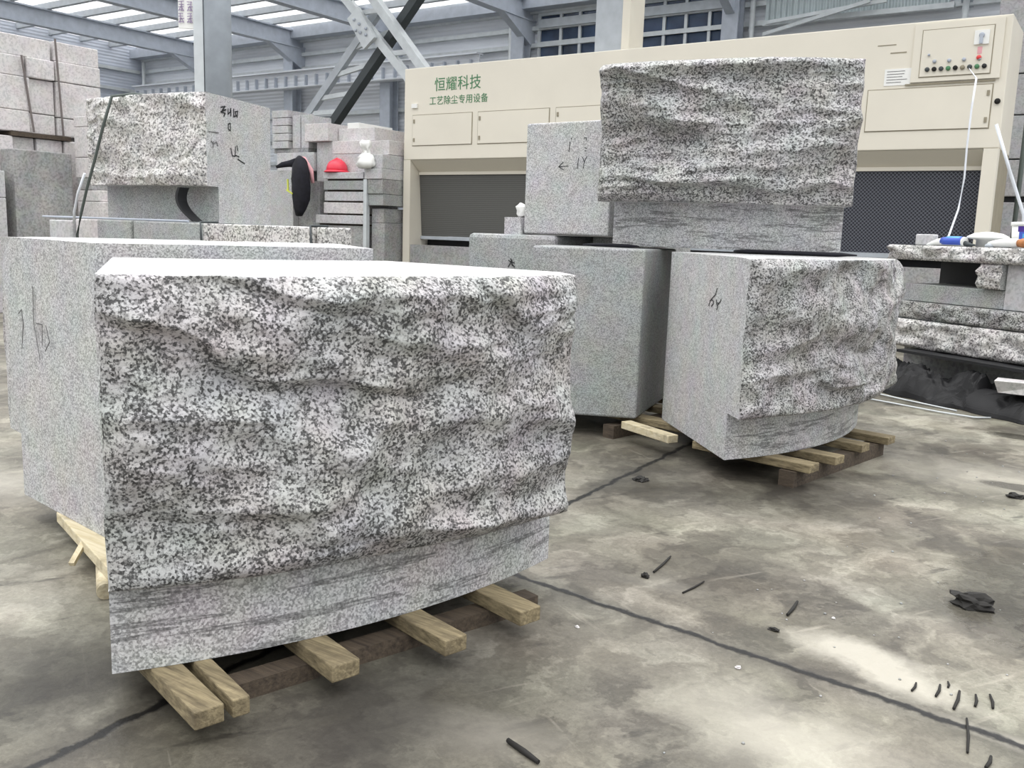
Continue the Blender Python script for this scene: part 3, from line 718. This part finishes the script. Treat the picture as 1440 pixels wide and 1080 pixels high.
# ---------------------------------------------------------------- far left: stacked pale blocks
PX = -12.5
LS = [(6.0, 7.21, 3.33, 3.59, 'topmost long block of the pale stack at the left edge'), (6.0, 6.83, 3.07, 3.325, 'pale block below the topmost one, at the left edge'),
      (6.85, 7.22, 3.07, 3.325, 'small pale block beneath the right end of the topmost one'), (7.25, 7.91, 3.345, 3.60, 'pale block at the top of the stack, right column'),
      (7.25, 7.91, 3.08, 3.34, 'second pale block down in the right column of the stack'), (6.0, 6.87, 2.63, 3.06, 'large pale block at mid height, left edge of the stack'),
      (6.89, 7.23, 2.62, 3.06, 'pale block at mid height in the middle of the stack'), (7.25, 7.91, 2.60, 3.07, 'pale block at mid height half hidden by the strapped block'),
      (6.0, 6.85, 2.35, 2.625, 'pale block sitting on the dark timber skid, left one'), (6.87, 7.23, 2.35, 2.61, 'yellowish pale block sitting on the dark timber skid, middle one'),
      (7.25, 7.9, 2.35, 2.59, 'pale block sitting on the skid, right one'), (6.0, 6.61, 0, 2.285, 'tall pinkish block under the skid at the left edge'),
      (6.63, 6.92, 0, 2.285, 'narrow pinkish block under the skid, second from the left'), (6.94, 7.30, 0, 2.285, 'narrow pinkish block under the skid, third from the left'), (7.32, 7.9, 0, 2.285, 'pinkish block under the right end of the skid')]
for i, (a, b, c, d, l) in enumerate(LS):
    tag(MB().box(PX-1.0, PX+.03*((i*7) % 3), a, b, c, d).build('stone_block', 'pale', base=(PX-.5, (a+b)/2, c), bevel=.012), l, 'stone block', 'pale stack on the left')
tag(MB().box(PX-1, PX+.08, 6.58, 7.4, 2.29, 2.345).build('timber_skid', 'wood_dark', base=(PX-.4, 7, 2.29)), 'dark timber skid between the courses of the pale stack', 'timber')
for (yy, za, zb, dy, l) in ((6.83, 2.36, 3.33, .06, 'dark strapping band on the pale stack, left one'), (7.27, 2.355, 3.62, .03, 'dark strapping band on the pale stack, right one')):
    tag(MB().beam((PX+.075, yy-dy, zb), (PX+.075, yy+dy, za), .025, .01, (1, 0, 0)).build('strapping_band', 'strap'), l, 'strap', 'bands on the pale stack')
tag(MB().box(-12.42, -12.1, 6.42, 7.21, 0, 2.1).build('stone_block', 'slate', base=(-12.5, 6.8, 0), bevel=.012), 'tall grey stone block standing before the pale stack', 'stone block')
tag(MB().box(-12.42, -12.1, 5.7, 6.30, 1.475, 1.81).build('stone_block', 'pale_grey', base=(-12.5, 6, 1.475), bevel=.01), 'blue grey block on another at the left edge of the view', 'stone block')
tag(MB().box(-12.42, -12.1, 5.7, 6.30, 0, 1.47).build('stone_block', 'pale_grey', base=(-12.5, 6, 0), bevel=.01), 'blue grey lower block at the left edge of the view', 'stone block')
for (a, b, c, d, l) in ((-12.09, -11.71, 2.455, 2.59, 'top'), (-12.09, -11.70, 2.055, 2.45, 'second'), (-12.09, -11.69, 1.785, 2.05, 'third'), (-12.05, -11.72, 1.625, 1.78, 'fourth and darkest'), (-12.09, -11.55, 1.475, 1.62, 'fifth and widest'), (-12.07, -11.48, 0, 1.47, 'bottom')):
    tag(MB().box(a, b, 7.25, 7.9, c, d).build('stone_block', 'slate' if 'dark' in l else 'pale', base=((a+b)/2, 7.5, c), bevel=.01), 'pale stone in the narrow pile by the strapped block, '+l+' down' if l not in ('top', 'bottom') else 'pale stone at the '+l+' of the narrow pile left of the strapped block', 'stone block', 'narrow pile')

# ---------------------------------------------------------------- middle: slab pile
YP = 12.0
PILE = [
 ('f', -13.70, -12.99, 0, 2.24, 0, 'sawn', 'pale upright block with the black jacket hung over it'),
 ('fr', -12.985, -12.42, 0, 2.05, .12, 'slate', 'grey upright block behind the hanging jacket'),
 ('g5', -12.38, -11.225, 0, 1.27, .02, 'slate', 'lowest grey slab of the six slab stack under the hard hat'),
 ('g4', -12.38, -11.225, 1.30, 1.45, -.02, 'pale_grey', 'fifth slab down under the hard hat'),
 ('g3', -12.2, -11.225, 1.48, 1.67, 0, 'pale', 'fourth slab down under the hard hat, pinkish'),
 ('g2', -12.2, -11.225, 1.70, 1.86, .02, 'pale_grey', 'third slab down under the hard hat'),
 ('g1', -12.2, -11.225, 1.89, 2.05, 0, 'sawn_grey', 'second slab down under the hard hat'),
 ('g0', -12.2, -11.225, 2.08, 2.19, -.02, 'pale_grey', 'thin top slab carrying the red hard hat'),
 ('h4', -11.13, -10.83, 0, 1.33, .1, 'slate', 'dark stone at the foot of the pile beside the pale post'),
 ('h3', -11.13, -10.86, 1.335, 1.58, .1, 'slate', 'small dark stone above the foot of the pile, right side'),
 ('h2', -11.14, -10.80, 1.63, 1.82, .02, 'sawn_grey', 'lower grey slab right of the pale post'),
 ('h1', -11.14, -10.80, 1.825, 2.07, .0, 'slate', 'upper grey slab right of the pale post'),
 ('e5', -11.2, -10.80, 2.075, 2.25, -.02, 'pale_grey', 'mauve slab under the white plastic bag'),
 ('e4', -11.2, -10.82, 2.255, 2.49, .02, 'pale_grey', 'lavender strapped slab behind the white plastic bag'),
 ('e3', -12.26, -11.23, 2.2, 2.53, .25, 'pale_grey', 'long pale block behind the red hard hat'),
 ('e1', -12.24, -11.40, 2.535, 2.76, .25, 'pale', 'pale slab with red marks above the hard hat'),
 ('e2', -11.38, -10.85, 2.50, 2.74, .22, 'pale', 'pale slab above the white plastic bag'),
 ('d1', -13.69, -12.70, 2.245, 2.58, .25, 'pale_grey', 'grey slab above the black jacket'),
 ('d2', -12.68, -12.28, 2.06, 2.76, .3, 'pale_grey', 'lavender block right of the ladder foot'),
 ('c', -12.89, -12.30, 2.765, 3.08, .2, 'pale', 'cream block at the foot of the ladder boom'),
 ('c2', -12.28, -11.4, 2.77, 3.0, .45, 'pale', 'long cream slab right of the cream block'),
 ('w', -12.11, -11.82, 3.005, 3.10, .5, 'white', 'white box on the long cream slab'),
 ('k', -13.82, -12.9, 2.585, 2.66, .3, 'slate', 'dark thin slab carrying the lavender sheets'),
]
HS = {'fr', 'g0', 'g1', 'g2', 'g3', 'g4', 'g5'}
for key, a, b, c, d, dy, m, l in PILE:
    tag(MB().box(a, b, YP+dy, YP+dy+.9, c, d).build('stone_slab' if d-c < .4 else 'stone_block', m, base=((a+b)/2, YP+.5, c), bevel=.008), l, 'stone slab' if d-c < .4 else 'stone block', 'stones of the middle pile')
for k in range(5):
    tag(MB().box(-13.82+.01*(k % 2), -13.37-.012*((k+1) % 2), 12.25, 12.9, 2.665+k*.14, 2.795+k*.14).build('stone_slab', 'pale_grey', base=(-13.6, 12.6, 2.665+k*.14), bevel=.006), 'pale thin slab beside the strapped block, '+('bottom', 'second from bottom', 'middle', 'second from top', 'top')[k]+' of five', 'stone slab', 'five thin slabs')
for x0, x1, l in ((-13.34, -13.13, 'left lavender stone standing behind the ladder foot'), (-13.11, -12.91, 'right lavender stone standing behind the ladder foot')):
    tag(MB().box(x0, x1, 12.32, 12.9, 2.665, 3.26).build('stone_slab', 'pale_grey', base=((x0+x1)/2, 12.6, 2.665), bevel=.006), l, 'stone slab')
tag(MB().box(-11.22, -11.145, 11.98, 12.06, 0, 2.07).build('steel_post', 'steel_light', base=(-11.18, 12, 0)), 'pale upright post at the right end of the slab stack', 'post')
tag(MB().box(-12.4, -11.23, 12.1, 12.8, 1.272, 1.298).box(-12.2, -11.23, 12.1, 12.8, 1.452, 1.478).box(-12.2, -11.23, 12.1, 12.8, 1.672, 1.698).box(-12.2, -11.23, 12.1, 12.8, 1.862, 1.888).box(-12.2, -11.23, 12.1, 12.8, 2.052, 2.078).build('packing_strip', 'wood_dark'), 'dark packing strips between the slabs under the hard hat', 'packing', kind='stuff')
# jacket
jk = thing('jacket', 'black jacket draped over the pale upright block', 'jacket', (-12.8, 11.9, 2.3))
def cloth_tube(pts, rs, flat, seg=18):
    mb = MB().tube(pts, rs, seg)
    cs = [Vector(p) for p in pts]
    for v in mb.v:
        c = min(cs, key=lambda q: (q-v).length)
        v.y = c.y+(v.y-c.y)*flat
        v += nvec(Vector((v.x*9, v.y*3, v.z*4)))*.03
    return mb
cloth_tube([(-13.02, 12.06, 2.36), (-12.8, 11.98, 2.38), (-12.66, 11.86, 2.30), (-12.58, 11.8, 2.12), (-12.55, 11.8, 1.92), (-12.56, 11.8, 1.72), (-12.60, 11.8, 1.55), (-12.63, 11.82, 1.42)], [.06, .12, .19, .22, .22, .19, .15, .08], .55).build('jacket_body', 'blackcloth', jk)
cloth_tube([(-13.36, 11.93, 2.30), (-13.25, 11.98, 2.345), (-13.1, 12.02, 2.36), (-12.9, 12.0, 2.37)], [.03, .055, .07, .09], .7).build('sleeve', 'blackcloth', jk)
MB().beam((-12.8, 11.70, 2.06), (-12.79, 11.70, 1.86), .03, .02, (0, 1, 0)).beam((-12.83, 11.70, 1.87), (-12.66, 11.68, 1.80), .025, .02, (0, 1, 0)).build('reflective_trim', 'lime', jk)
cloth_tube([(-12.78, 11.95, 2.46), (-12.62, 11.93, 2.42), (-12.45, 11.93, 2.2), (-12.38, 11.93, 2.0)], [.03, .06, .07, .03], .5).build('pink_lining', 'pink', jk)
# hard hat
ht = thing('hard_hat', 'red hard hat resting on the stack of slabs', 'hard hat', (-12.0, 12.12, 2.19))
sh = MB(); prof = [(.205*math.cos(t)**.75, .035+.20*math.sin(t)**.9) for t in [i*PI/2/8 for i in range(8)]]+[(.012, .236)]
sh.lathe((-12.0, 12.13, 2.19), prof, 24)
for v in sh.v: v.y = 12.13+(v.y-12.13)*.85
sh.build('hat_shell', 'red', ht)
br = MB().lathe((-12.0, 12.12, 2.195), [(.19, .0), (.235, .005), (.235, .02), (.2, .04)], 24)
for v in br.v:
    v.y = 12.12+(v.y-12.12)*.9
    if v.x < -12.1: v.z -= .0
br.build('hat_brim', 'red', ht)
MB().tube([(-12.17, 12.13, 2.31), (-12.1, 12.13, 2.405), (-12.0, 12.13, 2.44), (-11.9, 12.13, 2.405), (-11.83, 12.13, 2.31)], .022, 8).build('hat_ridge', 'red', ht)
# plastic bag
bg = MB().lathe((-11.17, 12.0, 2.255), [(.05, 0), (.15, .01), (.19, .05), (.20, .10), (.17, .15), (.15, .2), (.11, .23), (.08, .27), (.08, .31), (.11, .35), (.12, .40), (.10, .45), (.05, .47)], 26)
for v in bg.v:
    v.y = 12.0+(v.y-12)*.7
    v += nvec(v*8)*.06+nvec(v*24)*.035
    v.x -= max(0, v.z-2.5)*.25; v.z = max(v.z, 2.252)
tag(bg.build('plastic_bag', 'white', base=(-11.17, 12.0, 2.252)), 'knotted white plastic bag on the mauve slab', 'plastic bag')

# ---------------------------------------------------------------- right background: pale courses
for a, b, l in ((3.85, 5.6, 'top'), (3.25, 3.83, 'second'), (2.60, 3.23, 'third'), (2.04, 2.58, 'fourth'), (0, 1.95, 'bottom')):
    tag(MB().box(-2.12, .6, 16, 17, a, b).build('panel_crate', 'pale_grey', base=(-.8, 16.5, a), bevel=.01), 'pale grey stacked slab pack right of the cream cabinet, '+l+' course', 'slab pack', 'slab packs right of the cabinet')
tag(MB().box(-2.1, .6, 16.05, 16.9, 1.951, 2.039).build('timber_skid', 'black', base=(-.8, 16.5, 1.951)), 'dark skid between slab packs right of the cream cabinet', 'timber')
for (a, b, l) in ((3.831, 3.849, 'upper'), (3.231, 3.249, 'middle'), (2.581, 2.599, 'lower')):
    tag(MB().box(-2.1, .6, 16.1, 16.9, a, b).build('timber_skid', 'steel_black', base=(-.8, 16.5, a)), 'thin dark batten between slab packs, '+l+' one', 'timber', 'battens right of the cabinet')
tag(MB().tube([(-1.36, 13.75, 3.86), (-1.36, 13.75, 0)], .03, 8).build('thin_pipe', 'cable', base=(-1.36, 13.75, 0)), 'dark green vertical pipe behind the right end of the cabinet', 'pipe')
tag(MB().tube([(-1.25, 10.05, 2.42), (-1.10, 10.12, 2.0), (-.94, 10.2, 1.58), (-.80, 10.2, .0)], .016, 8).build('leaning_rod', 'rope', base=(-.8, 10.2, 0)), 'white rod leaning against the right end of the cabinet', 'rod')
tag(MB().tube([(-1.36, 9.32, 2.74), (-1.37, 9.31, 2.49), (-1.372, 9.3, 2.15), (-1.365, 9.3, 1.87), (-1.385, 9.295, 1.59), (-1.40, 9.05, 1.36), (-1.38, 8.75, 1.268)], .009, 6).tube([(-1.36, 9.32, 2.74), (-1.9, 12.40, 3.35)], .006, 5).build('hanging_cord', 'rope'), 'white cord hanging from the control panel down to the stone bench', 'cord')

# ---------------------------------------------------------------- stone work bench at the right
bu = Vector((1.15, -.745, 0)).normalized(); bn = Vector((.544, .839, 0)); b0 = Vector((-1.86, 8.86, 0))
def bench_pt(u, w, z): p = b0+bu*u+bn*w; return (p.x, p.y, z)
def slab(u0, u1, w0, w1, z0, z1, mat, label, rough=False, name='granite_slab', cat='stone slab', group='stones of the work bench', seed=1.):
    mb = MB(); nu, nw, nz = (int((u1-u0)/.025), 1, max(2, int((z1-z0)/.02))) if rough else (1, 1, 1)
    if rough:
        vs = []
        for j in range(nz+1):
            for i in range(nu+1):
                u = u0+(u1-u0)*i/nu; z = z0+(z1-z0)*j/nz
                k = .0 if j in (0, nz) else 1
                d = (noise.fractal(Vector((u*5, z*9, seed)), .8, 2, 4)*.05+.02)*k
                e = noise.noise(Vector((z*14, seed, 2)))*.02 if i == 0 else 0
                vs.append(bench_pt(u+e, w0-d, z))
        W = nu+1; fs = [(j*W+i, j*W+i+1, (j+1)*W+i+1, (j+1)*W+i) for j in range(nz) for i in range(nu)]
        mb.add(vs, fs, 0, True); o = len(mb.v)
        mb.v += [Vector(bench_pt(*q)) for q in ((u0, w1, z0), (u1, w1, z0), (u1, w1, z1), (u0, w1, z1))]
        for f in ([*range(0, W)][::-1]+[o, o+1], [nz*W+i for i in range(W)]+[o+2, o+3], [j*W for j in range(nz+1)]+[o+3, o], [j*W+nu for j in range(nz+1)][::-1]+[o+1, o+2], [o, o+3, o+2, o+1]):
            mb.f.append(f); mb.mi.append(1); mb.sm.append(False)
    else:
        mb.add([bench_pt(*q) for q in ((u0, w0, z0), (u1, w0, z0), (u1, w1, z0), (u0, w1, z0), (u0, w0, z1), (u1, w0, z1), (u1, w1, z1), (u0, w1, z1))], [(3, 2, 1, 0), (4, 5, 6, 7), (0, 1, 5, 4), (1, 2, 6, 5), (2, 3, 7, 6), (3, 0, 4, 7)], 0)
    c = bench_pt((u0+u1)/2, (w0+w1)/2, z0)
    o = mb.build(name, (mat, 'sawn_grey') if rough else mat, base=c, bevel=0 if rough else .006)
    return tag(o, label, cat, group)
slab(0, 2.4, 0, 1.0, 1.128, 1.256, 'rough_warm', 'thick granite slab forming the work bench top on the right', True, seed=2.)
slab(.98, 1.19, -.02+.03, .3, .925, 1.127, 'rough_warm', 'small rough stone propping the bench top', True, seed=4.)
slab(1.20, 2.4, .05, .8, .77, 1.127, 'pale_grey', 'smooth grey block under the right part of the bench top')
slab(.10, 1.18, .55, 1.0, .77, 1.127, 'black', 'black filler standing for the shade in the gap under the bench top', name='gap_shade', cat='box')  # added black solid, stands for the dark hollow's shade
slab(.18, 1.19, .06, .54, .77, .92, 'sawn_grey', 'grey slab with a pale end below the gap of the bench')
slab(.11, 2.4, .02, .95, .615, .765, 'rough_far', 'upper rough edged slab in the bench base', True, seed=6.)
slab(.10, 2.4, .0, .95, .365, .61, 'rough_warm', 'lower and thicker rough edged slab in the bench base', True, seed=8.)
slab(.2, 2.3, .1, .9, 0, .36, 'slate', 'dark stone at the foot of the work bench')
slab(-.02, .16, .9, 1.3, 0, 1.05, 'pale_grey', 'narrow pale stone standing behind the left end of the bench')

def bp(u, w): return bench_pt(u, w, 1.257)
# things on the bench
q = bench_pt(.33, .25, 1.257)
mb = MB(); c = Vector(bench_pt(.14, .3, 1.257)); mb.obox(c+Vector((0, 0, .05)), bu*.085, bn*.05, Vector((0, 0, .05)))
tag(mb.build('plastic_box', 'pale_grey', base=c, bevel=.012), 'small pale grey box at the left end of the bench top', 'box')
tb = thing('sealant_tube', 'white tube with blue print lying on the bench top', 'tube', bench_pt(0.450, .12, 1.257))
MB().tube([bench_pt(0.310, .12, 1.262), bench_pt(0.330, .12, 1.266), bench_pt(0.430, .12, 1.288), bench_pt(0.530, .12, 1.297), bench_pt(0.710, .12, 1.297)], [.004, .012, .03, .04, .04], 16).build('tube_body', 'white', tb)
MB().tube([bench_pt(0.480, .12, 1.2955), bench_pt(0.530, .12, 1.298), bench_pt(0.695, .12, 1.298)], [.0365, .0408, .0408], 16).build('blue_band', 'bluep', tb)
MB().tube([bench_pt(0.530, .12, 1.304), bench_pt(0.670, .12, 1.304)], [.037, .037], 16).build('light_band', 'cyan', tb)
MB().tube([bench_pt(0.710, .12, 1.285), bench_pt(0.760, .12, 1.275), bench_pt(0.810, .12, 1.271)], [.022, .015, .008], 12).build('tube_cap', 'steel_black', tb)
wg = MB(); c = Vector(bench_pt(.78, .3, 1.257))
wg.lathe(c, [(.09, 0), (.09, .06), (.17, .075), (.16, .09), (.11, .115), (.03, .128)], 22)
tag(wg.build('white_dish', 'white', base=c), 'upturned white dish on the bench top behind the grinder', 'dish')
gr_ = thing('angle_grinder', 'pale grey hand grinder lying on the bench top with an orange brown handle', 'tool', bench_pt(1.150, .1, 1.257))
MB().tube([bench_pt(0.960, .1, 1.285), bench_pt(1.030, .1, 1.29), bench_pt(1.130, .1, 1.297), bench_pt(1.230, .1, 1.297)], [.018, .03, .038, .034], 14).build('grinder_body', 'white', gr_)
MB().lathe(bench_pt(0.980, .1, 1.258), [(.045, 0), (.045, .02), (.02, .035)], 14).build('grinder_head', 'steel', gr_)
MB().tube([bench_pt(1.230, .1, 1.297), bench_pt(1.270, .1, 1.299), bench_pt(1.380, .1, 1.299), bench_pt(1.430, .1, 1.297)], [.028, .038, .04, .03], 14).build('grinder_handle', 'brownwood', gr_)
bk = thing('plastic_bucket', 'white plastic bucket with a blue and violet printed label on the bench', 'bucket', bench_pt(1.0, .47, 1.257))
c = Vector(bench_pt(1.0, .47, 1.257))
MB().lathe(c, [(.10, 0), (.115, .19), (.11, .19)], 24).build('bucket_body', 'white', bk)
MB().lathe(c+Vector((0, 0, .185)), [(.122, 0), (.122, .028), (.11, .03)], 24).build('bucket_rim', 'white', bk)
def label_patch(z0, z1, t0, t1, mat, rad):
    mb = MB(); n = 10; vs = []
    base = math.atan2(-c.y, -c.x)
    for i in range(n+1):
        t = base+t0+(t1-t0)*i/n
        for z in (z0, z1): vs.append((c.x+rad(z)*math.cos(t), c.y+rad(z)*math.sin(t), c.z+z))
    mb.add(vs, [(2*i, 2*i+2, 2*i+3, 2*i+1) for i in range(n)], 0, True); return mb.build('printed_label', mat, bk)
rd = lambda z: .1015+.015*z/.19
label_patch(.135, .18, -.6, 1.0, 'violet', rd)
label_patch(.07, .135, -.5, .4, 'bluep', rd)
label_patch(.04, .07, -.55, .55, 'cyan', rd)
label_patch(.085, .12, -.25, .2, 'cyan', lambda z: rd(z)+.001)

# black bundle, cables and hose on the floor by the bench
bd = MB(); NU, NW = 110, 44; vs = []
for jj in range(NW+1):
    for ii in range(NU+1):
        u = .12+1.85*ii/NU; w = -.46+.54*jj/NW
        ew = math.sin(PI*min(1, max(0, (w+.46)/.54)))**.6; eu_ = min(1, min(u-.12, 1.97-u)/.15)
        edge = noise.noise(Vector((u*5, w*3, 1)))*.05*(1-ew)
        q_ = Vector((u, w, 0)); ww = nvec(q_*4)*.12
        rid = 1-abs(noise.noise((q_+ww)*5.5))*2; rid2 = 1-abs(noise.noise((q_+ww)*12+Vector((3, 1, 0))))*2
        h = .05+.10*max(0, noise.noise(q_*3+Vector((1.3, 4, 2)))+.35)+.075*rid+.03*rid2
        if u > 1.3 and w < -.1: h = min(h, .13)
        vs.append(bench_pt(u, w+edge, max(.004, min(.3, h*ew*max(0, eu_)**.5*1.25))))
WW = NU+1
bd.add(vs, [(j_*WW+i_, j_*WW+i_+1, (j_+1)*WW+i_+1, (j_+1)*WW+i_) for j_ in range(NW) for i_ in range(NU)], 0, False)
tag(bd.build('black_tarp', 'tarp', base=(-1.0, 8.1, 0)), 'crumpled black tarpaulin bundle on the floor before the bench', 'tarpaulin')
tag(MB().box(-.74, -.40, 7.62, 7.82, .19, .28, j=.03).build('granite_offcut', 'pale', base=(-.57, 7.72, .19)), 'pale stone offcut lying on the right end of the black tarpaulin', 'offcut')
pp = MB().obox((-1.05, 8.25, .345), bu*.62, bn*.12, Vector((0, 0, .012)))
tag(pp.build('rubber_mat', 'black', base=(-1.05, 8.25, .33)), 'black rubber mat edge hanging below the bench base', 'mat')
for i, (p, l) in enumerate(((((-2.15, 9.7, .02), (-1.95, 9.5, .03), (-1.75, 9.1, .05), (-1.55, 8.8, .1)), 'black cable looping to the tarpaulin, upper strand'), (((-2.3, 9.4, .012), (-2.1, 9.0, .012), (-1.98, 8.75, .012), (-1.9, 8.6, .02)), 'black cable looping to the tarpaulin, lower strand'), (((-2.0, 9.6, .012), (-1.85, 9.8, .05), (-1.65, 9.5, .06), (-1.5, 9.0, .1)), 'black cable looping to the tarpaulin, arched strand'))):
    tag(MB().tube(p, .012, 6).build('cable', 'black'), l, 'cable', 'cables by the tarpaulin')
tag(MB().tube([(-2.1, 8.0, .008), (-1.75, 7.75, .012), (-1.4, 7.62, .012), (-1.1, 7.5, .012), (-.85, 7.45, .012), (-.75, 7.55, .008)], .007, 6).build('pale_hose', 'steel_light'), 'pale thin hose snaking over the floor before the tarpaulin', 'hose')
tag(MB().tube([(-2.05, 8.45, .012), (-1.75, 8.1, .012), (-1.4, 7.88, .012), (-1.0, 7.68, .008)], .007, 6).build('pale_hose', 'steel_light'), 'second pale hose close along the tarpaulin', 'hose')

# ---------------------------------------------------------------- litter on the floor
def chip(label, c, rx, ry, rz, mat, seed, name='stone_chip', cat='stone chip', group=None):
    bm = bmesh.new(); bmesh.ops.create_icosphere(bm, subdivisions=3, radius=1)
    mb = MB(); 
    for v in bm.verts:
        d = 1+noise.fractal(v.co*1.6+Vector((seed, 0, 0)), .9, 2, 3)*.6
        mb.v.append(Vector((c[0]+v.co.x*rx*d, c[1]+v.co.y*ry*d, max(0.001, rz*.55+v.co.z*rz*d))))
    bm.verts.index_update()
    for f in bm.faces: mb.f.append([v.index for v in f.verts]); mb.mi.append(0); mb.sm.append(False)
    bm.free()
    return tag(mb.build(name, mat, base=(c[0], c[1], 0)), label, cat, group)
chip('dark wet stone chip lying in the puddle on the right', (-.335, 3.47), .075, .04, .03, 'rust', 3.)
chip('flat dark scrap on the floor left of the right pallet', (-1.99, 4.22), .035, .03, .014, 'rust', 5., 'floor_scrap', 'scrap')
chip('small dark chip at the right edge of the floor, upper one', (-.36, 6.6), .05, .03, .02, 'rust', 8.)
chip('small dark chip at the right edge of the floor, lower one', (-.36, 5.2), .04, .025, .016, 'rust', 9.)
chip('white chip beside the long floor joint', (-.83, 2.50), .009, .007, .005, 'pale', 12.)
chip('pale crumb on the floor right of the nearest pallet', (-1.35, 2.45), .007, .006, .004, 'pale', 13.)
chip('dark crumb at the tip of the pale dust patch', (-.83, 2.83), .018, .01, .006, 'rust', 14.)
chip('white crumb in the middle of the stained floor', (-.70, 3.05), .006, .005, .004, 'pale', 15.)
chip('dark crumb by the small nail on the stained floor', (-1.37, 2.99), .014, .012, .012, 'rust', 16.)
rg = random.Random(12)
mb = MB()
for k in range(90):
    x, y = rg.uniform(-1.0, .3), rg.uniform(1.9, 6.5); r = rg.uniform(.002, .006)
    mb.lathe((x, y, 0), [(r, 0), (r*.8, r*.8), (r*.2, r)], 5)
tag(mb.build('stone_grit', 'slate'), 'scattered stone grit on the concrete floor', 'grit', kind='stuff')
STK = [((-1.364, 3.05), (-1.385, 3.25), .005, 'short dark stick lying left in the stained floor area'), ((-1.194, 2.931), (-1.176, 3.083), .004, 'thin dark stick in the middle of the stained floor area'), ((-.831, 2.969), (-.839, 3.108), .006, 'dark stick between the stained area and the pale dust patch'),
       ((-1.147, 1.755), (-1.035, 1.72), .008, 'dark stick at the bottom edge of the view'),
       ((-.38, 2.668), (-.379, 2.726), .004, 'leftmost small dark peg by the dust patch'), ((-.318, 2.675), (-.32, 2.756), .0045, 'second small dark peg from the left by the dust patch'), ((-.299, 2.756), (-.305, 2.794), .0035, 'third small dark peg by the dust patch'),
       ((-.265, 2.628), (-.268, 2.749), .005, 'crooked dark peg right of the dust patch'), ((-.219, 2.682), (-.227, 2.755), .0045, 'second peg from the right beyond the dust patch'), ((-.177, 2.70), (-.194, 2.781), .0045, 'rightmost dark peg beyond the dust patch'),
       ((-.201, 2.411), (-.228, 2.595), .004, 'thin dark stick lying across the long floor joint'), ((-.154, 2.363), (-.15, 2.426), .005, 'small dark peg at the bottom right corner of the view')]
for a, b, r, l in STK:
    mid = ((a[0]+b[0])/2+.003, (a[1]+b[1])/2, r)
    tag(MB().tube([(*a, r), mid, (*b, r)], [r*.8, r, r*.7], 7).build('dark_stick', 'rust', base=(*a, 0)), l, 'stick', 'dark sticks on the floor')

# ---------------------------------------------------------------- light
w = bpy.data.worlds.new('overcast_sky'); SC.world = w; w.use_nodes = True
t = w.node_tree; t.nodes.clear()
o = t.nodes.new('ShaderNodeOutputWorld'); bgd = t.nodes.new('ShaderNodeBackground'); t.links.new(bgd.outputs[0], o.inputs[0])
tc = t.nodes.new('ShaderNodeTexCoord'); sx = t.nodes.new('ShaderNodeSeparateXYZ'); t.links.new(tc.outputs['Generated'], sx.inputs[0])
rp = t.nodes.new('ShaderNodeValToRGB'); t.links.new(sx.outputs[2], rp.inputs[0])
rp.color_ramp.elements[0].position = 0; rp.color_ramp.elements[0].color = (.17, .175, .183, 1)
e = rp.color_ramp.elements.new(.45); e.color = (.32, .325, .335, 1)
rp.color_ramp.elements[2].position = .9; rp.color_ramp.elements[2].color = (1.0, 1.0, 1.0, 1)
t.links.new(rp.outputs[0], bgd.inputs[0]); bgd.inputs[1].default_value = 3.0
SC.view_settings.view_transform = 'Standard'; SC.view_settings.look = 'None'
SC.view_settings.exposure = .38; SC.view_settings.gamma = 1; SC.view_settings.use_curve_mapping = False
